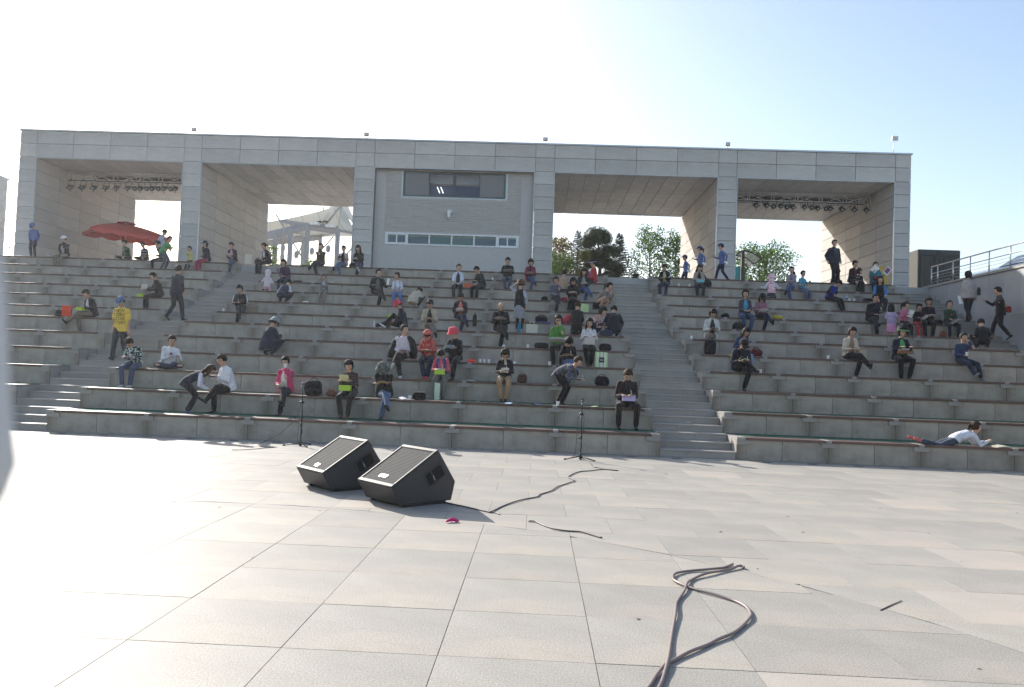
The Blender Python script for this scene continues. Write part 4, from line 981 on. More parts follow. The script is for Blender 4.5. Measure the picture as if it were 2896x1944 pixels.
def person(lab, x, t, pose='sit', s=1., h=0., top='202024', tpat=None, leg='1b1d24', lpat=None, shoe='1a1a1a', hair='short', hairm_=None, hat=None, hatc='202020', arms='write', lean=.3, tilt=0., hp=.45, hy=0.,
           cross=0, dy=.17, dz=0., skirt=False, vest=None, coat=False, sleeve=1., inner=None, female=True, glasses=None, ank=None, gran=None, scarf=None, socks=None, legtop=None):
    k = s; near = t <= 6; T = thing('person', lab, 'person', (x, D(t)+dy if t > 0 else dy, t*RISE+dz), R(h)); T['group'] = 'people on the seating terraces' if gran is None else gran
    up = V((0, 0, 1)); leg_l, shin_l = .43*k, .41*k
    if pose in ('sit', 'floor', 'stretch'): P = V((0, 0, .105*k))
    elif pose == 'squat': P = V((0, 0, .24*k))
    elif pose == 'kneel': P = V((0, 0, .27*k))
    elif pose == 'bend': P = V((0, .05, .80*k))
    elif pose == 'lie': P = V((0, 0, .11))
    else: P = V((0, 0, .885*k))
    hw = .085*k; hips = [P+V((-hw, 0, 0)), P+V((hw, 0, 0))]; floor = -RISE-.018+.085*k
    if pose == 'sit':
        A = [V((-.10*k, -.40*k-.02, floor)), V((.10*k, -.38*k-.02, floor))]; kp = [V((-.25, -1, .9)), V((.25, -1, .9))]
        if cross: i = 0 if cross > 0 else 1; A[i] = V((.22*k*cross, -.66*k, -.17*k)); kp[i] = V((.3*cross, -.4, 1)); A[1-i] = V((.03*cross*k, -.36*k, floor))
    elif pose == 'floor': A = [V((.10*k, -.30*k, .07)), V((-.10*k, -.24*k, .07))]; kp = [V((-1, -.5, .1)), V((1, -.5, .1))]
    elif pose == 'stretch': A = [V((-.08*k, -.82*k, .07)), V((.10*k, -.55*k, .08))]; kp = [V((0, 0, 1)), V((0, 0, 1))]
    elif pose == 'squat': A = [V((-.11*k, -.13*k, .08*k)), V((.11*k, -.13*k, .08*k))]; kp = [V((-.45, -1, .6)), V((.45, -1, .6))]
    elif pose == 'kneel': A = [V((-.10*k, .16*k, .07*k)), V((.10*k, .16*k, .07*k))]; kp = [V((-.1, -1, -.6)), V((.1, -1, -.6))]
    elif pose == 'walk': A = [V((-.07*k, -.26*k, .085*k)), V((.07*k, .25*k, .13*k))]; kp = [V((0, -1, 0)), V((0, -1, 0))]
    elif pose == 'lie': A = [V((-.10, .80*k, .08)), V((.08, .80*k, .09))]; kp = [V((0, 0, -1)), V((0, 0, -1))]
    else: A = [V((-.10*k, 0, .085*k)), V((.10*k, -.04*k, .085*k))]; kp = [V((0, -1, 0)), V((0, -1, 0))]
    if ank: A = [V(a) for a in ank]
    K = []
    for i in range(2): kn, an = ik(hips[i], A[i], leg_l, shin_l, kp[i]); K.append(kn); A[i] = an
    if pose == 'lie': lean = 1.35
    def sd(f): a = lean*f; return V((math.sin(tilt)*math.cos(a), -math.sin(a), math.cos(a)*math.cos(tilt)))
    W_ = P+sd(.7)*.15*k; Ch = W_+sd(.95)*.19*k; Nk = Ch+sd(1.15)*.155*k
    side = V((math.cos(tilt), 0, -math.sin(tilt))); sw = (.132 if female else .155)*k
    tot = lean*.55+hp if pose != 'lie' else .15
    Rm = Matrix.Rotation(R(hy), 4, 'Z') @ Matrix.Rotation(tot, 4, 'X') @ Matrix.Rotation(-tilt*.5, 4, 'Y')
    hk = (.45+.55*k)*1.12; Hc = Nk+(Rm @ V((0, -.02*hk, .155*hk)))
    def hd(v): return Hc+(Rm @ (V(v)*hk))
    Sh = [Nk-sd(1.1)*.075*k-side*sw, Nk-sd(1.1)*.075*k+side*sw]
    pre = {'write': ((-.10, -.33, .17), (.07, -.35, .18)), 'read': ((-.12, -.36, .25), (.12, -.36, .25)), 'lap': ((-.05, -.27, .10), (.06, -.28, .10)), 'down': ((-.20, -.03, -.10), (.20, -.03, -.10)),
           'knees': ((-.13, -.38, .10), (.13, -.38, .10)), 'reach': ((-.10, -.46, .14), (.12, -.46, .14)), 'fold': ((.10, -.22, .24), (-.10, -.24, .22)), 'desk': ((-.16, -.50, .28), (.16, -.50, .28)), 'walk': ((-.20, .10, .0), (.20, -.22, .08)),
           'out': ((-.30, -.16, .1), (.30, -.16, .1)), 'one': ((-.22, -.03, -.02), (.14, -.34, .22))}
    if isinstance(arms, str):
        if arms in ('chinL', 'chinR', 'drinkR'):
            hnd = hd((.05 if arms[-1] == 'R' else -.05, -.11, -.09)); lp = P+V((-.06 if arms[-1] == 'R' else .06, -.27*k, .13*k)); Hd = [lp, hnd] if arms[-1] == 'R' else [hnd, lp]
        elif arms == 'both': Hd = [hd((-.03, -.11, -.09)), hd((.03, -.11, -.09))]
        elif arms == 'phone': Hd = [P+V((-.22*k, 0, -.02)), hd((.12, -.10, .02))]
        else: Hd = [P+V(v)*k for v in pre[arms]]
    else: Hd = [P+V(v)*k for v in arms]
    El = []
    for i in range(2):
        sg = -1 if i == 0 else 1; e, hnd = ik(Sh[i], Hd[i], .275*k, .25*k, V((sg*.42, .45, -.85))); El.append(e); Hd[i] = hnd
    # ---- body: one remeshed surface
    b = MB()
    b.ell(Hc, .074*hk, .090*hk, .106*hk, Rm, 14, 10); b.ell(hd((0, -.016, -.052)), .054*hk, .064*hk, .058*hk, Rm, 10, 8)
    b.ell(hd((0, -.090, -.018)), .012*hk, .018*hk, .022*hk, Rm, 6, 5)
    for sg in (-1, 1): b.ell(hd((sg*.075, .006, -.012)), .012*hk, .02*hk, .03*hk, Rm, 6, 5)
    b.rtube([Nk-sd(1)*.03, Nk+(Hc-Nk)*.55], .05*hk, 8); b.tube([P, W_, Ch, Nk], [.10*k, .09*k, .09*k, .05*k], 8)
    for i in range(2):
        b.rtube([Nk-sd(1)*.05*k, Sh[i]], .04*k, 6); b.rtube([Sh[i], El[i]], [.04*k, .034*k], 7); wr = El[i].lerp(Hd[i], .93); b.rtube([El[i], wr], [.036*k, .024*k], 7)
        b.rtube([P, hips[i]], .07*k, 6); b.rtube([hips[i], K[i]], [.065*k, .048*k], 7); b.rtube([K[i], K[i].lerp(A[i], .35), A[i]], [.048*k, .047*k, .032*k], 7)
    body = b.build('body', M_SKIN, T); remesh(body, .0135*(.6+.4*k) if near else .019*(.6+.4*k))
    # hands: palm, four fingers and thumb, appended to the same mesh
    f = MB()
    for i in range(2):
        sg = -1 if i == 0 else 1; dr = (Hd[i]-El[i]).normalized(); lat = dr.cross(up); lat = lat.normalized() if lat.length > .1 else V((1, 0, 0)); nrm = lat.cross(dr).normalized()
        if nrm.z > 0: nrm = -nrm
        hs = k*1.0; w0 = El[i].lerp(Hd[i], .88); f.rtube([w0, w0+dr*.09*hs], [(.036*hs, .016*hs), (.04*hs, .017*hs)], 8, 0, lat)
        for q, ln in enumerate((.062, .072, .068, .055)):
            o_ = w0+dr*.085*hs+lat*(q-1.5)*.0205*hs; f.rtube([o_, o_+dr*ln*.5*hs+nrm*.008*hs, o_+dr*ln*.8*hs+nrm*.028*hs], [.0095*hs, .0088*hs, .0075*hs], 5)
        o_ = w0+dr*.02*hs+lat*(-sg)*.032*hs; f.rtube([o_, o_+dr*.03*hs+lat*(-sg)*.022*hs, o_+dr*.06*hs+lat*(-sg)*.018*hs+nrm*.014*hs], [.012*hs, .0105*hs, .009*hs], 5)
    POST.append((body, f))
    # ---- top garment
    c = MB(); wd = 1. if female else 1.08; pf = 1.12 if coat else 1.
    lo_ = P-sd(.5)*(.13 if coat or pose in ('stand', 'walk', 'bend') else .02)*k
    if pose == 'sit' and coat: lo_ = P+V((0, .03, -.05))*k
    c.tube([lo_, P+sd(.5)*.04*k, W_, Ch, Nk-sd(1.1)*.045*k, Nk+sd(1.1)*.012*k], [(.185*k*pf, .135*k*pf), (.178*k*pf*wd, .132*k*pf), (.160*k*wd*pf, .120*k*pf), (.160*k*wd, .122*k*pf), (.118*k*wd, .088*k), (.062*k, .060*k)], 14, 0, side)
    cs = MB() if vest else c
    for i in range(2):
        c.ell(Sh[i], .056*k*pf, .058*k*pf, .056*k); e2 = El[i].lerp(Hd[i], .86)
        pts, rr_ = ([Sh[i], El[i], e2], [.064*k*pf, .056*k*pf, .044*k*pf]) if sleeve >= 1 else ([Sh[i], Sh[i].lerp(El[i], sleeve)], [.060*k, .062*k])
        cs.rtube(pts, rr_, 9)
    nm = 'jacket' if coat else 'vest' if vest else 'shirt'
    o = c.build(nm, cloth(top, *(tpat or ())), T); remesh(o, (.020 if near else .027)*(.5+.5*k), 3)
    if vest: o = cs.build('sleeves', cloth(vest), T); remesh(o, (.020 if near else .027)*(.5+.5*k), 2)
    if inner:
        q = MB(); fr_ = V((0, -1, 0)); n_ = (fr_-sd(1)*fr_.dot(sd(1))).normalized()
        pts = [W_+n_*.110*k*pf-sd(1)*.06*k, Ch+n_*.112*k*pf, Nk+n_*.052*k-sd(1)*.01]; q.tube(pts, [(.075*k, .026*k), (.068*k, .026*k), (.034*k, .020*k)], 8, 0, side); q.build('inner_shirt', cloth(inner), T)
    if coat:
        q = MB(); cc = [Nk+side*(.062*k*math.cos(a))+V((0, -math.sin(a)*.066*k, 0))+sd(1)*(.012*k-.02*k*max(0, math.sin(a))) for a in [R(-200+i*22) for i in range(2, 17)]]
        q.tube(cc, .016*k, 6); q.build('collar', cloth(top, *(tpat or ())), T)
    if scarf:
        q = MB(); q.tube([Nk+side*(.066*k*math.cos(a))+V((0, -math.sin(a)*.072*k, .012*k)) for a in [2*math.pi*i/12 for i in range(13)]], .02*k, 6); q.rtube([Nk+V((0, -.085*k, 0)), Nk+V((.02, -.10*k, -.12*k))], [.025*k, .035*k], 6); q.build('scarf', cloth(scarf), T)
    # ---- legs
    q = MB(); lm_ = cloth(leg, *(lpat or ()))
    if skirt:
        q.ell(P, .17*k, .13*k, .11*k)
        if pose in ('sit',):
            km = (K[0]+K[1])/2; q.tube([P+V((0, .03, 0)), P.lerp(km, .6), km+V((0, -.02, -.01)), km+V((0, .0, -.20*k)), km+V((0, .02, -.34*k))], [(.17*k, .12*k), (.185*k, .10*k), (.18*k, .095*k), (.19*k, .09*k), (.22*k, .10*k)], 14, 0, V((1, 0, 0)))
        else: q.tube([P+V((0, 0, .08*k)), P+V((0, 0, -.1*k)), P+V((0, -.02, -.42*k if pose != 'squat' else -.2*k))], [(.15*k, .12*k), (.18*k, .15*k), (.19*k, .16*k)], 14, 0, V((1, 0, 0)))
        o = q.build('skirt', lm_, T); remesh(o, (.024 if near else .03)*(.5+.5*k), 2)
        if skirt == 'leggings':
            q = MB()
            for i in range(2): q.rtube([hips[i], K[i], K[i].lerp(A[i], .3), K[i].lerp(A[i], .93)], [.075*k, .056*k, .054*k, .036*k], 9)
            o = q.build('leggings', cloth('15151a'), T); remesh(o, .024, 1)
    else:
        q.ell(P, .158*k, .125*k, .105*k)
        for i in range(2): q.rtube([hips[i], hips[i].lerp(K[i], .5), K[i], K[i].lerp(A[i], .5), K[i].lerp(A[i], .94)], [.094*k, .090*k, .073*k, .066*k, .060*k], 10)
        o = q.build('trousers', lm_, T); remesh(o, (.021 if near else .028)*(.5+.5*k), 2)
    for i in range(2):
        sh = (A[i]-K[i]).normalized(); fd = V((0, -1, 0)); fd = fd-sh*fd.dot(sh)
        fd = fd.normalized() if fd.length > .35 else V((0, 0, 1))
        if pose == 'lie': fd = V((.3 if i else -.3, .9, .25)).normalized()
        if pose == 'kneel': fd = V((0, 1, -.2)).normalized()
        q = MB(); hl = A[i]+sh*.045*k-fd*.035*k; tz = A[i]+sh*.058*k+fd*.155*k
        q.rtube([A[i]-sh*.02*k, A[i]+sh*.03*k], .040*k, 8); q.rtube([hl, (hl+tz)/2, tz], [(.036*k, .034*k), (.043*k, .030*k), (.038*k, .022*k)], 9, 0, fd.cross(sh))
        o = q.build('shoe', cloth(shoe), T); 
        if near: remesh(o, .014, 1)
        if socks: q = MB(); q.tube([K[i].lerp(A[i], .86), A[i]], .040*k, 8); q.build('sock', cloth(socks), T)
    # ---- hair, hat and face
    rg = random.Random(len(lab)*7+int(x*100)); hm = hairm_ or M_HAIR; q = MB(); big = 1.13 if hair == 'curly' else 1.
    dn = {'short': .72, 'curly': .95, 'bob': 1.25, 'long': 1.25, 'pony': .8, 'bun': .8, 'bald': .6}[hair]
    def hf(p):
        p = p*(1+rg.uniform(-.035, .035)*(2.2 if hair == 'curly' else 1))
        if p.z < 0: p.z *= dn*(1+rg.uniform(-.18, .12))
        if p.y < -.025*hk and p.z < (.036 if hair != 'bald' else .12)*hk: p.y = -.025*hk+(p.y+.025*hk)*.12
        return p
    if hair == 'bald': q.ell(hd((0, .026, -.012)), .086*hk, .090*hk, .078*hk, Rm, 18, 12, 0, lambda p: V((p.x, max(p.y, -.035*hk), p.z)))
    else: q.ell(hd((0, .012, .016)), .093*hk*big*(1.07 if dn > 1 else 1), .110*hk*big, .116*hk*big if hair != 'bald' else .085*hk, Rm, 20, 14, 0, hf)
    if hair == 'long':
        bk = V((0, 1, 0)); q.tube([hd((0, .055, .02)), hd((0, .08, -.10)), Nk+V((0, .075*k, -.02)), Nk+V((0, .10*k, -.17*k))], [(.075*hk, .045*hk), (.085*hk, .045*hk), (.085*k, .035*k), (.05*k, .02*k)], 10, 0, V((1, 0, 0)))
        for sg in (-1, 1): q.tube([hd((sg*.075, -.01, .03)), hd((sg*.083, -.015, -.08)), hd((sg*.08, -.03, -.19))], [.026*hk, .03*hk, .012*hk], 7)
    if hair == 'pony': q.tube([hd((0, .10, .05)), hd((0, .15, -.01)), hd((0, .14, -.16))], [.022*hk, .035*hk, .012*hk], 8)
    if hair == 'bun': q.ell(hd((0, .09, .085)), .042*hk, .042*hk, .038*hk)
    q.build('hair', hm, T)
    hc_ = cloth(hatc[0], *hatc[1]) if isinstance(hatc, tuple) else cloth(hatc) if hat else None
    if hat == 'cap':
        q = MB(); q.ell(hd((0, .008, .045)), .100*hk, .116*hk, .095*hk, Rm, 16, 8, 0, lambda p: V((p.x, p.y, max(p.z, -.012*hk)))); q.build('cap', hc_, T)
        q = MB(); vs = [hd((.07*math.sin(a)*1.05, -.075-.10*math.cos(a), .035-.02*math.cos(a))) for a in [R(-80+16*i) for i in range(11)]]; q.prism(vs, Rm @ V((0, 0, .008))); q.build('brim', hc_, T)
    elif hat == 'bucket':
        q = MB(); q.tube([hd((0, 0, .135)), hd((0, 0, .12)), hd((0, 0, .045)), hd((0, 0, .01)), hd((0, 0, -.012))], [.055*hk, .095*hk, .113*hk, .143*hk, .158*hk], 18, 0, None, False); q.ell(hd((0, 0, .12)), .088*hk, .088*hk, .022*hk, Rm); o = q.build('bucket_hat', hc_, T)
    elif hat == 'visor':
        q = MB(); q.tube([hd((.098*math.cos(a), .115*math.sin(a), .045)) for a in [2*math.pi*i/16 for i in range(17)]], .012*hk, 5); vs = [hd((.12*math.sin(a), -.05-.15*math.cos(a), .045-.02*math.cos(a))) for a in [R(-90+15*i) for i in range(13)]]; q.prism(vs, Rm @ V((0, 0, .008))); q.build('visor', hc_, T)
    elif hat == 'hood':
        q = MB(); q.ell(hd((0, .025, .012)), .118*hk, .130*hk, .138*hk, Rm, 16, 12, 0, lambda p: V((p.x, -.03*hk+(p.y+.03*hk)*.3, p.z)) if p.y < -.03*hk and p.z < .07*hk else p)
        q.rtube([hd((0, .05, -.08)), Nk+V((0, .03, -.06))], [.09*hk, .12*k], 10); q.build('hood', hc_, T)
    if t <= 9 and abs(h) < 120:
        q = MB()
        for sg in (-1, 1): q.ell(hd((sg*.029, -.0845, .010)), .013*hk, .006*hk, .005*hk, Rm, 8, 5); q.ell(hd((sg*.030, -.083, .031)), .017*hk, .006*hk, .0035*hk, Rm, 8, 5)
        q.build('eyes', M_EYE, T); q = MB(); q.ell(hd((0, -.081, -.058)), .020*hk, .008*hk, .006*hk, Rm, 8, 5); q.build('mouth', M_LIP, T)
        if glasses:
            q = MB()
            for sg in (-1, 1):
                if glasses == 'sun': q.ell(hd((sg*.030, -.092, .010)), .026*hk, .006*hk, .018*hk, Rm, 10, 6)
                else: q.tube([hd((sg*.030+.024*math.cos(a), -.093, .008+.017*math.sin(a))) for a in [2*math.pi*i/10 for i in range(11)]], .0022, 4)
                q.tube([hd((sg*.05, -.09, .012)), hd((sg*.076, 0, .008))], .003, 4)
            q.build('glasses', M_BLACK, T)
    Mw = Matrix.Translation(T.location) @ Matrix.Rotation(R(h), 4, 'Z')
    T_ = dict(T=T, hL=Mw @ Hd[0], hR=Mw @ Hd[1], P=Mw @ P, K=[Mw @ a for a in K], M=Mw, Ch=Mw @ Ch, n=Mw.to_3x3() @ V((0, -1, 0)), k=k, N=Mw @ Nk)
    T_['mid'] = (T_['hL']+T_['hR'])/2; return T_
# ---- things people hold or have put down
def paper(lab, p, w_=.21, l_=.29, rz=0., tiltx=-.35, col='e8e8e4', name='paper_sheet', th=.006, cat='paper', ty=0.):
    m = MB(); n = 4
    vs = []
    for j in range(2):
        for i in range(n+1): u = i/n-.5; vs.append((u*w_, (j-.5)*l_, .012*math.cos(u*5)))
    m.add(vs+[(a, b, c-th) for a, b, c in vs], [(i, i+1, n+2+i, n+1+i) for i in range(n)]+[(2*n+2+i+1, 2*n+2+i, 3*n+3+i, 3*n+3+i+1) for i in range(n)]+[(0, n+1, 3*n+3, 2*n+2), (n, 3*n+2, 4*n+3, 2*n+1), (0, 2*n+2, 2*n+3, 1), (1, 2*n+3, 2*n+4, 2), (2, 2*n+4, 2*n+5, 3), (3, 2*n+5, 2*n+6, 4)])
    o = m.build(name, simple('sheet_'+col, col, .7, var=.03), None, tuple(p)); o.rotation_euler = (tiltx, ty, rz); return tag(o, lab, cat)
def hbox(lab, p, size=(.24, .13, .09), rz=0., col='a8c832', tx=0.):
    T = thing('gift_box', lab, 'box', tuple(p), rz); T.rotation_euler = (tx, 0, rz); a, b, c = size; mt = simple('box_'+col, col, .6, var=.04)
    m = MB(); m.bbox(-a/2, a/2, -b/2, b/2, 0, c*.7, .006); m.build('tray', mt, T); m = MB(); m.bbox(-a/2-.004, a/2+.004, -b/2-.004, b/2+.004, c*.7+.001, c, .006); m.build('lid', mt, T); return T
cupp = []
def cup(lab, p, grp='paper cups left on the benches'):
    if not cupp:
        T = thing('paper_cup', lab, 'cup'); m = MB(); m.tube([(0, 0, 0), (0, 0, .085)], [.026, .038], 12, 0, None, False); m.tube([(0, 0, .003), (0, 0, .004)], .026, 12); m.build('cup_wall', simple('cup_white', (.75, .75, .73), .5, var=.03), T)
        m = MB(); m.tube([(.038*math.cos(a), .038*math.sin(a), .085) for a in [2*math.pi*i/14 for i in range(15)]], .003, 5); m.build('cup_rim', simple('cup_white', (.75, .75, .73), .5), T); cupp.append(T)
    else: T = copy_tree(cupp[0])
    T.location = p; T.scale = (1.12,)*3; T['label'] = lab; T['group'] = grp; return T
def bag(lab, p, size=(.32, .14, .24), rz=0., col='16161a', kind='handbag', handle=True, slump=.25):
    T = thing(kind, lab, 'bag', tuple(p), rz); a, b, c = size; rg = random.Random(int(p[0]*91)); m = MB()
    def bf(q):
        sg = lambda e, r, p: math.copysign(abs(e/r)**p*r, e)
        f = 1+rg.uniform(-.07, .05); zz = max(0, q.z)/c
        return V((sg(q.x, a/2, .42)*(1-slump*zz)*f, sg(q.y, b/2, .5)*(1-slump*1.6*zz)*f, max(-c*.5, sg(q.z, c*.52, .55))*f))
    m.ell((0, 0, c*.5), a/2, b/2, c*.52, None, 16, 10, 0, bf)
    m.build('bag_body', cloth(col), T)
    if handle:
        for sg in ((-1, 1) if kind != 'backpack' else (1,)):
            m = MB(); m.tube([(-a*.25, sg*b*.2, c*.85), (-a*.2, sg*b*.25, c*1.08), (0, sg*b*.28, c*1.2), (a*.2, sg*b*.25, c*1.08), (a*.25, sg*b*.2, c*.85)], .009, 6); m.build('handle', cloth(col), T)
    if kind == 'backpack':
        m = MB(); m.ell((0, -b*.5, c*.3), a*.32, b*.22, c*.22); m.build('front_pocket', cloth(col), T)
    return T
def tote(lab, p, size=(.28, .10, .34), rz=0., col='dcd8cc', handle=True, name='tote_bag'):
    T = thing(name, lab, 'bag', tuple(p), rz); a, b, c = size; m = MB(); y0 = b/2
    m.add([(-a/2, -y0, 0), (a/2, -y0, 0), (a/2, y0, 0), (-a/2, y0, 0), (-a*.5, -y0*.8, c), (a*.5, -y0*.8, c*.97), (a*.5, y0*.8, c*.97), (-a*.5, y0*.8, c)], [(3, 2, 1, 0), (0, 1, 5, 4), (1, 2, 6, 5), (2, 3, 7, 6), (3, 0, 4, 7)])
    m.build('bag_panel', simple('tote_'+col, col, .75, var=.05), T)
    if handle:
        for sg in (-1, 1): m = MB(); m.tube([(-a*.22, sg*y0*.7, c*.95), (-a*.18, sg*y0*.7, c*1.2), (0, sg*y0*.7, c*1.28), (a*.18, sg*y0*.7, c*1.2), (a*.22, sg*y0*.7, c*.95)], .008, 5); m.build('handle', simple('tote_'+col, col, .75), T)
    return T
def on(x, t, dy=.12, dz=.001): return V((x, D(t)+dy, t*RISE+dz))
def tread(x, t, dy=.75): return V((x, D(t)+dy, t*RISE-.017 if t > 3 else t*RISE-.005))
def pen(q, lab):
    m = MB(); p = q['hR']+q['n']*.04; m.rtube([p+V((0, 0, -.02)), p+V((-.02, -.02, .11))], .0055, 5); tag(m.build('pen', M_WHITE), lab, 'pen')
def bone(q):      # finish a person's held sheet: between the hands
    return q['mid']+q['n']*.05+V((0, 0, .02))
DK, NV, JN, GY, KH, WH = '1a1a1e', '1c2338', '3d4f70', '55575a', '6b6250', 'd8d8d8'
# ---- top row, leftmost bay
person('scout in blue cap and blue shirt standing at left end of the top row', -21.3, 12, 'stand', .86, 10, top='4a63a0', leg='1d2540', hat='cap', hatc='2f4f9a', arms=((-.2, 0, -.1), (.18, -.06, -.1)), hp=.6, female=False, dy=.3, vest=None)
q = person('man in white cap and dark jacket sitting with his hand at his chin, top row', -19.88, 12, 'sit', 1.0, 0, top='24262c', leg='75705f', hat='cap', hatc='e4e4e4', arms='chinR', hp=.1, lean=.15, female=False, inner='b8b8b8', coat=True)
q = person('person in green sweater sitting cross-legged on the top row beneath the red parasol', -17.32, 12, 'floor', .95, -20, top='2c5a3c', leg='18181b', shoe='d0d0d0', arms='chinR', hp=.2, dy=.4)
person('child in black jacket with stripes sitting cross-legged on the top row by the pole', -16.55, 12, 'floor', .9, -15, top='17171b', tpat=('stripes', '8a8a8a', .5), leg='141418', shoe='c8c8c8', arms='lap', hp=.35, dy=.4)
person('man in striped shirt standing beneath the red parasol with his back turned', -16.75, 12, 'stand', 1.0, 150, top='b4b8c4', tpat=('vstripes', '5c6478', .9), leg='2a2c30', arms='down', hp=.2, female=False, dy=1.9)
person('person in black top and dark jeans sitting sideways behind the bright green T-shirt, top row', -15.75, 12, 'sit', .98, -60, top='1b1d20', leg='20242e', arms='lap', hp=.3, lean=.3, dy=.25)
person('man in bright green T-shirt and grey jeans bending over near the top left row', -15.2, 11, 'bend', .9, 75, top='3d9a52', leg='4a505c', arms=((.05, -.35, .15), (.1, -.4, .2)), lean=.65, hp=-.1, female=False, sleeve=.75, dy=.4)
person('small child in pale yellow shirt sitting between the green shirt and the blue visor', -14.55, 12, 'sit', .68, -10, top='cfc86e', leg='39424e', arms='both', hp=.15, lean=.15)
person('woman in blue visor, navy jacket and crimson trousers eating on the top row', -13.85, 12, 'sit', .98, -35, top='1e2436', leg='a01f45', hat='visor', hatc='3c74b4', arms='chinR', hp=.1, lean=.15, coat=True, shoe='d4c4c0', hair='bob')
q = person('woman in dark jacket over pink shirt writing beside a paper shopping bag, top row', -12.85+.1, 12, 'sit', .98, -5, top='181a22', inner='c890a8', leg='2b3f5e', cross=1, arms='write', hp=.3, coat=True)
paper('white sheet on the lap of the woman with the pink shirt, top row', bone(q), rz=.2)
tote('tall white and beige paper shopping bag standing on the top row', on(-12.15, 12, .25), (.28, .14, .42), .3, 'c9c2b0', False, 'paper_bag')
bag('dark handbag beside the person in dark suit at the end of the top left row', on(-11.75+.0, 12, .3), (.3, .16, .24), .2, '1c1c20')
person('person in dark suit jacket and white shirt turned left, last in the top left row', -11.45+.15, 12, 'sit', 1.0, -40, top='1a1c26', inner='cfcfcf', leg='17171c', coat=True, arms='lap', hp=.2, female=False)
person('dark-haired head of a person showing above the top bench at the far left edge', -22.75, 12, 'sit', .9, 0, top='5a3a30', leg=DK, dy=2.2, dz=-.9, arms='lap')
cup('paper cup on the top bench left of the man in the white cap', on(-20.55, 12))
# ---- left block
q = person('woman in black suit sitting sideways with papers and a lime box, left block', -13.35, 8, 'sit', 1.02, -50, top='141416', leg='121214', socks='b8a8c0', arms='reach', hp=.35, lean=.3, coat=True, shoe='3a2a2e', ank=((-.16, -.42, -.40), (.02, -.40, -.40)))
hbox('lime green box on the bench left of the woman in the black suit, left block', on(-13.95, 8, .05), (.24, .13, .1), -.2); paper('crumpled white sheet in the hands of the woman in the black suit', q['mid']+V((-.02, -.05, .08)), .2, .25, .6, -.8)
q = person('man in navy suit seen from behind climbing the left stairway with a paper', -11.35, 6, 'walk', 1.03, 165, top='23283a', leg='1b1e2a', arms='one', hp=-.05, lean=.08, female=False, coat=True, dy=.75, dz=.04)
paper('white sheet held out by the man in navy climbing the left stairway', q['hR']+V((.03, -.02, .10)), .03, .24, 0, 1.2, ty=.5)
q = person('man in yellow T-shirt with printed slogan and blue cap walking down the left stairway', -11.62, 4, 'walk', 1.08, 5, top='e8c020', leg='33373d', hat='cap', hatc='4a628c', arms='down', hp=.45, lean=.06, female=False, sleeve=.7, dy=.6, dz=-.32)
# slogan on the T-shirt
def slogan(q, lines, size, col, up0=.02):
    for i, tx in enumerate(lines):
        cu = bpy.data.curves.new('lettering', 'FONT'); cu.body = tx; cu.size = size; cu.extrude = .0015; cu.align_x = 'CENTER'; cu.shear = -.1
        o = bpy.data.objects.new('lettering', cu); bpy.context.collection.objects.link(o)
        me = bpy.data.meshes.new_from_object(o); bpy.data.objects.remove(o)
        me.materials.append(simple('ink_'+col, col, .7)); o = link('lettering', me, q['T'])
        M = q['M'].inverted() @ (Matrix.Translation(q['Ch']+q['n']*.150+V((0, 0, up0-i*size*.88))) @ Matrix.Rotation(R(5), 4, 'Z') @ Matrix.Rotation(R(90), 4, 'X'))
        o.matrix_local = M
slogan(q, ['NEW', 'YORK', 'LOVE', 'STORY'], .128, '5a5010', .03)
q = person('woman in dark jacket and khaki trousers writing on a lime box, left block', -13.62, 6, 'sit', 1.0, -25, top='1b1b21', inner='c4c4c4', leg='6b604c', cross=-1, arms='write', hp=.5, coat=True, hair='short')
hbox('lime green box on the lap of the woman in khaki trousers, left block', q['mid']+q['n']*.03+V((-.02, 0, -.09)), (.24, .13, .1), -.3)
tote('bright orange paper bag beside the woman in khaki trousers, left block', on(-14.42, 6, .15), (.26, .1, .34), .25, 'd8421c', False, 'paper_bag')
bag('crumpled black bag behind the orange paper bag, left block', on(-14.68, 6, .25), (.26, .2, .2), .1, '22262a', handle=False)
# ---- middle block, lower rows, left to right
q = person('boy in black patterned hoodie and jeans writing, third row beside the left stairway', -10.30, 3, 'sit', 1.0, 0, top='14141a', tpat=('camo', 'a8c0bc', .8), leg='41506c', shoe='c4c4c0', arms='write', hp=.75, lean=.45, female=False, hairm_=M_HAIRB, socks='b0b0b0'); pen(q, 'pen of the boy in the patterned hoodie')
q = person('boy in white hoodie with dark star print sitting cross-legged on the third row', -9.55, 3, 'floor', 1.02, 35, top='cfd2d8', leg='2e3850', shoe='22262a', arms=((.0, -.36, .2), (.18, -.42, .22)), hp=.15, lean=.35, tilt=.15, female=False, hairm_=M_HAIRB, dy=.3); pen(q, 'pen of the boy in the white hoodie')
sq = MB(); cs_ = q['Ch']+q['n']*.128+V((0, 0, -.03)); ax = V((0, 0, 1)).cross(q['n']).normalized(); st = []
for i in range(10): a_ = math.pi/2+i*math.pi/5; r_ = .05 if i % 2 == 0 else .021; st.append(cs_+ax*math.cos(a_)*r_+V((0, 0, 1))*math.sin(a_)*r_)
sq.prism(st, q['n']*.004); o = sq.build('star_print', simple('maroon_print', (.09, .02, .06), .7), q['T']); o.matrix_parent_inverse = q['M'].inverted()
paper('snack wrapper lying on the third-row bench right of the boy in white', on(-8.75, 3, .1, .01), .12, .10, .4, 0, 'b09878', 'snack_wrapper', cat='wrapper')
paper('yellow snack packet between the two boys on the third row', on(-9.95, 3, .05, .02), .14, .10, .2, 0, 'b08a30', 'snack_wrapper', cat='wrapper')
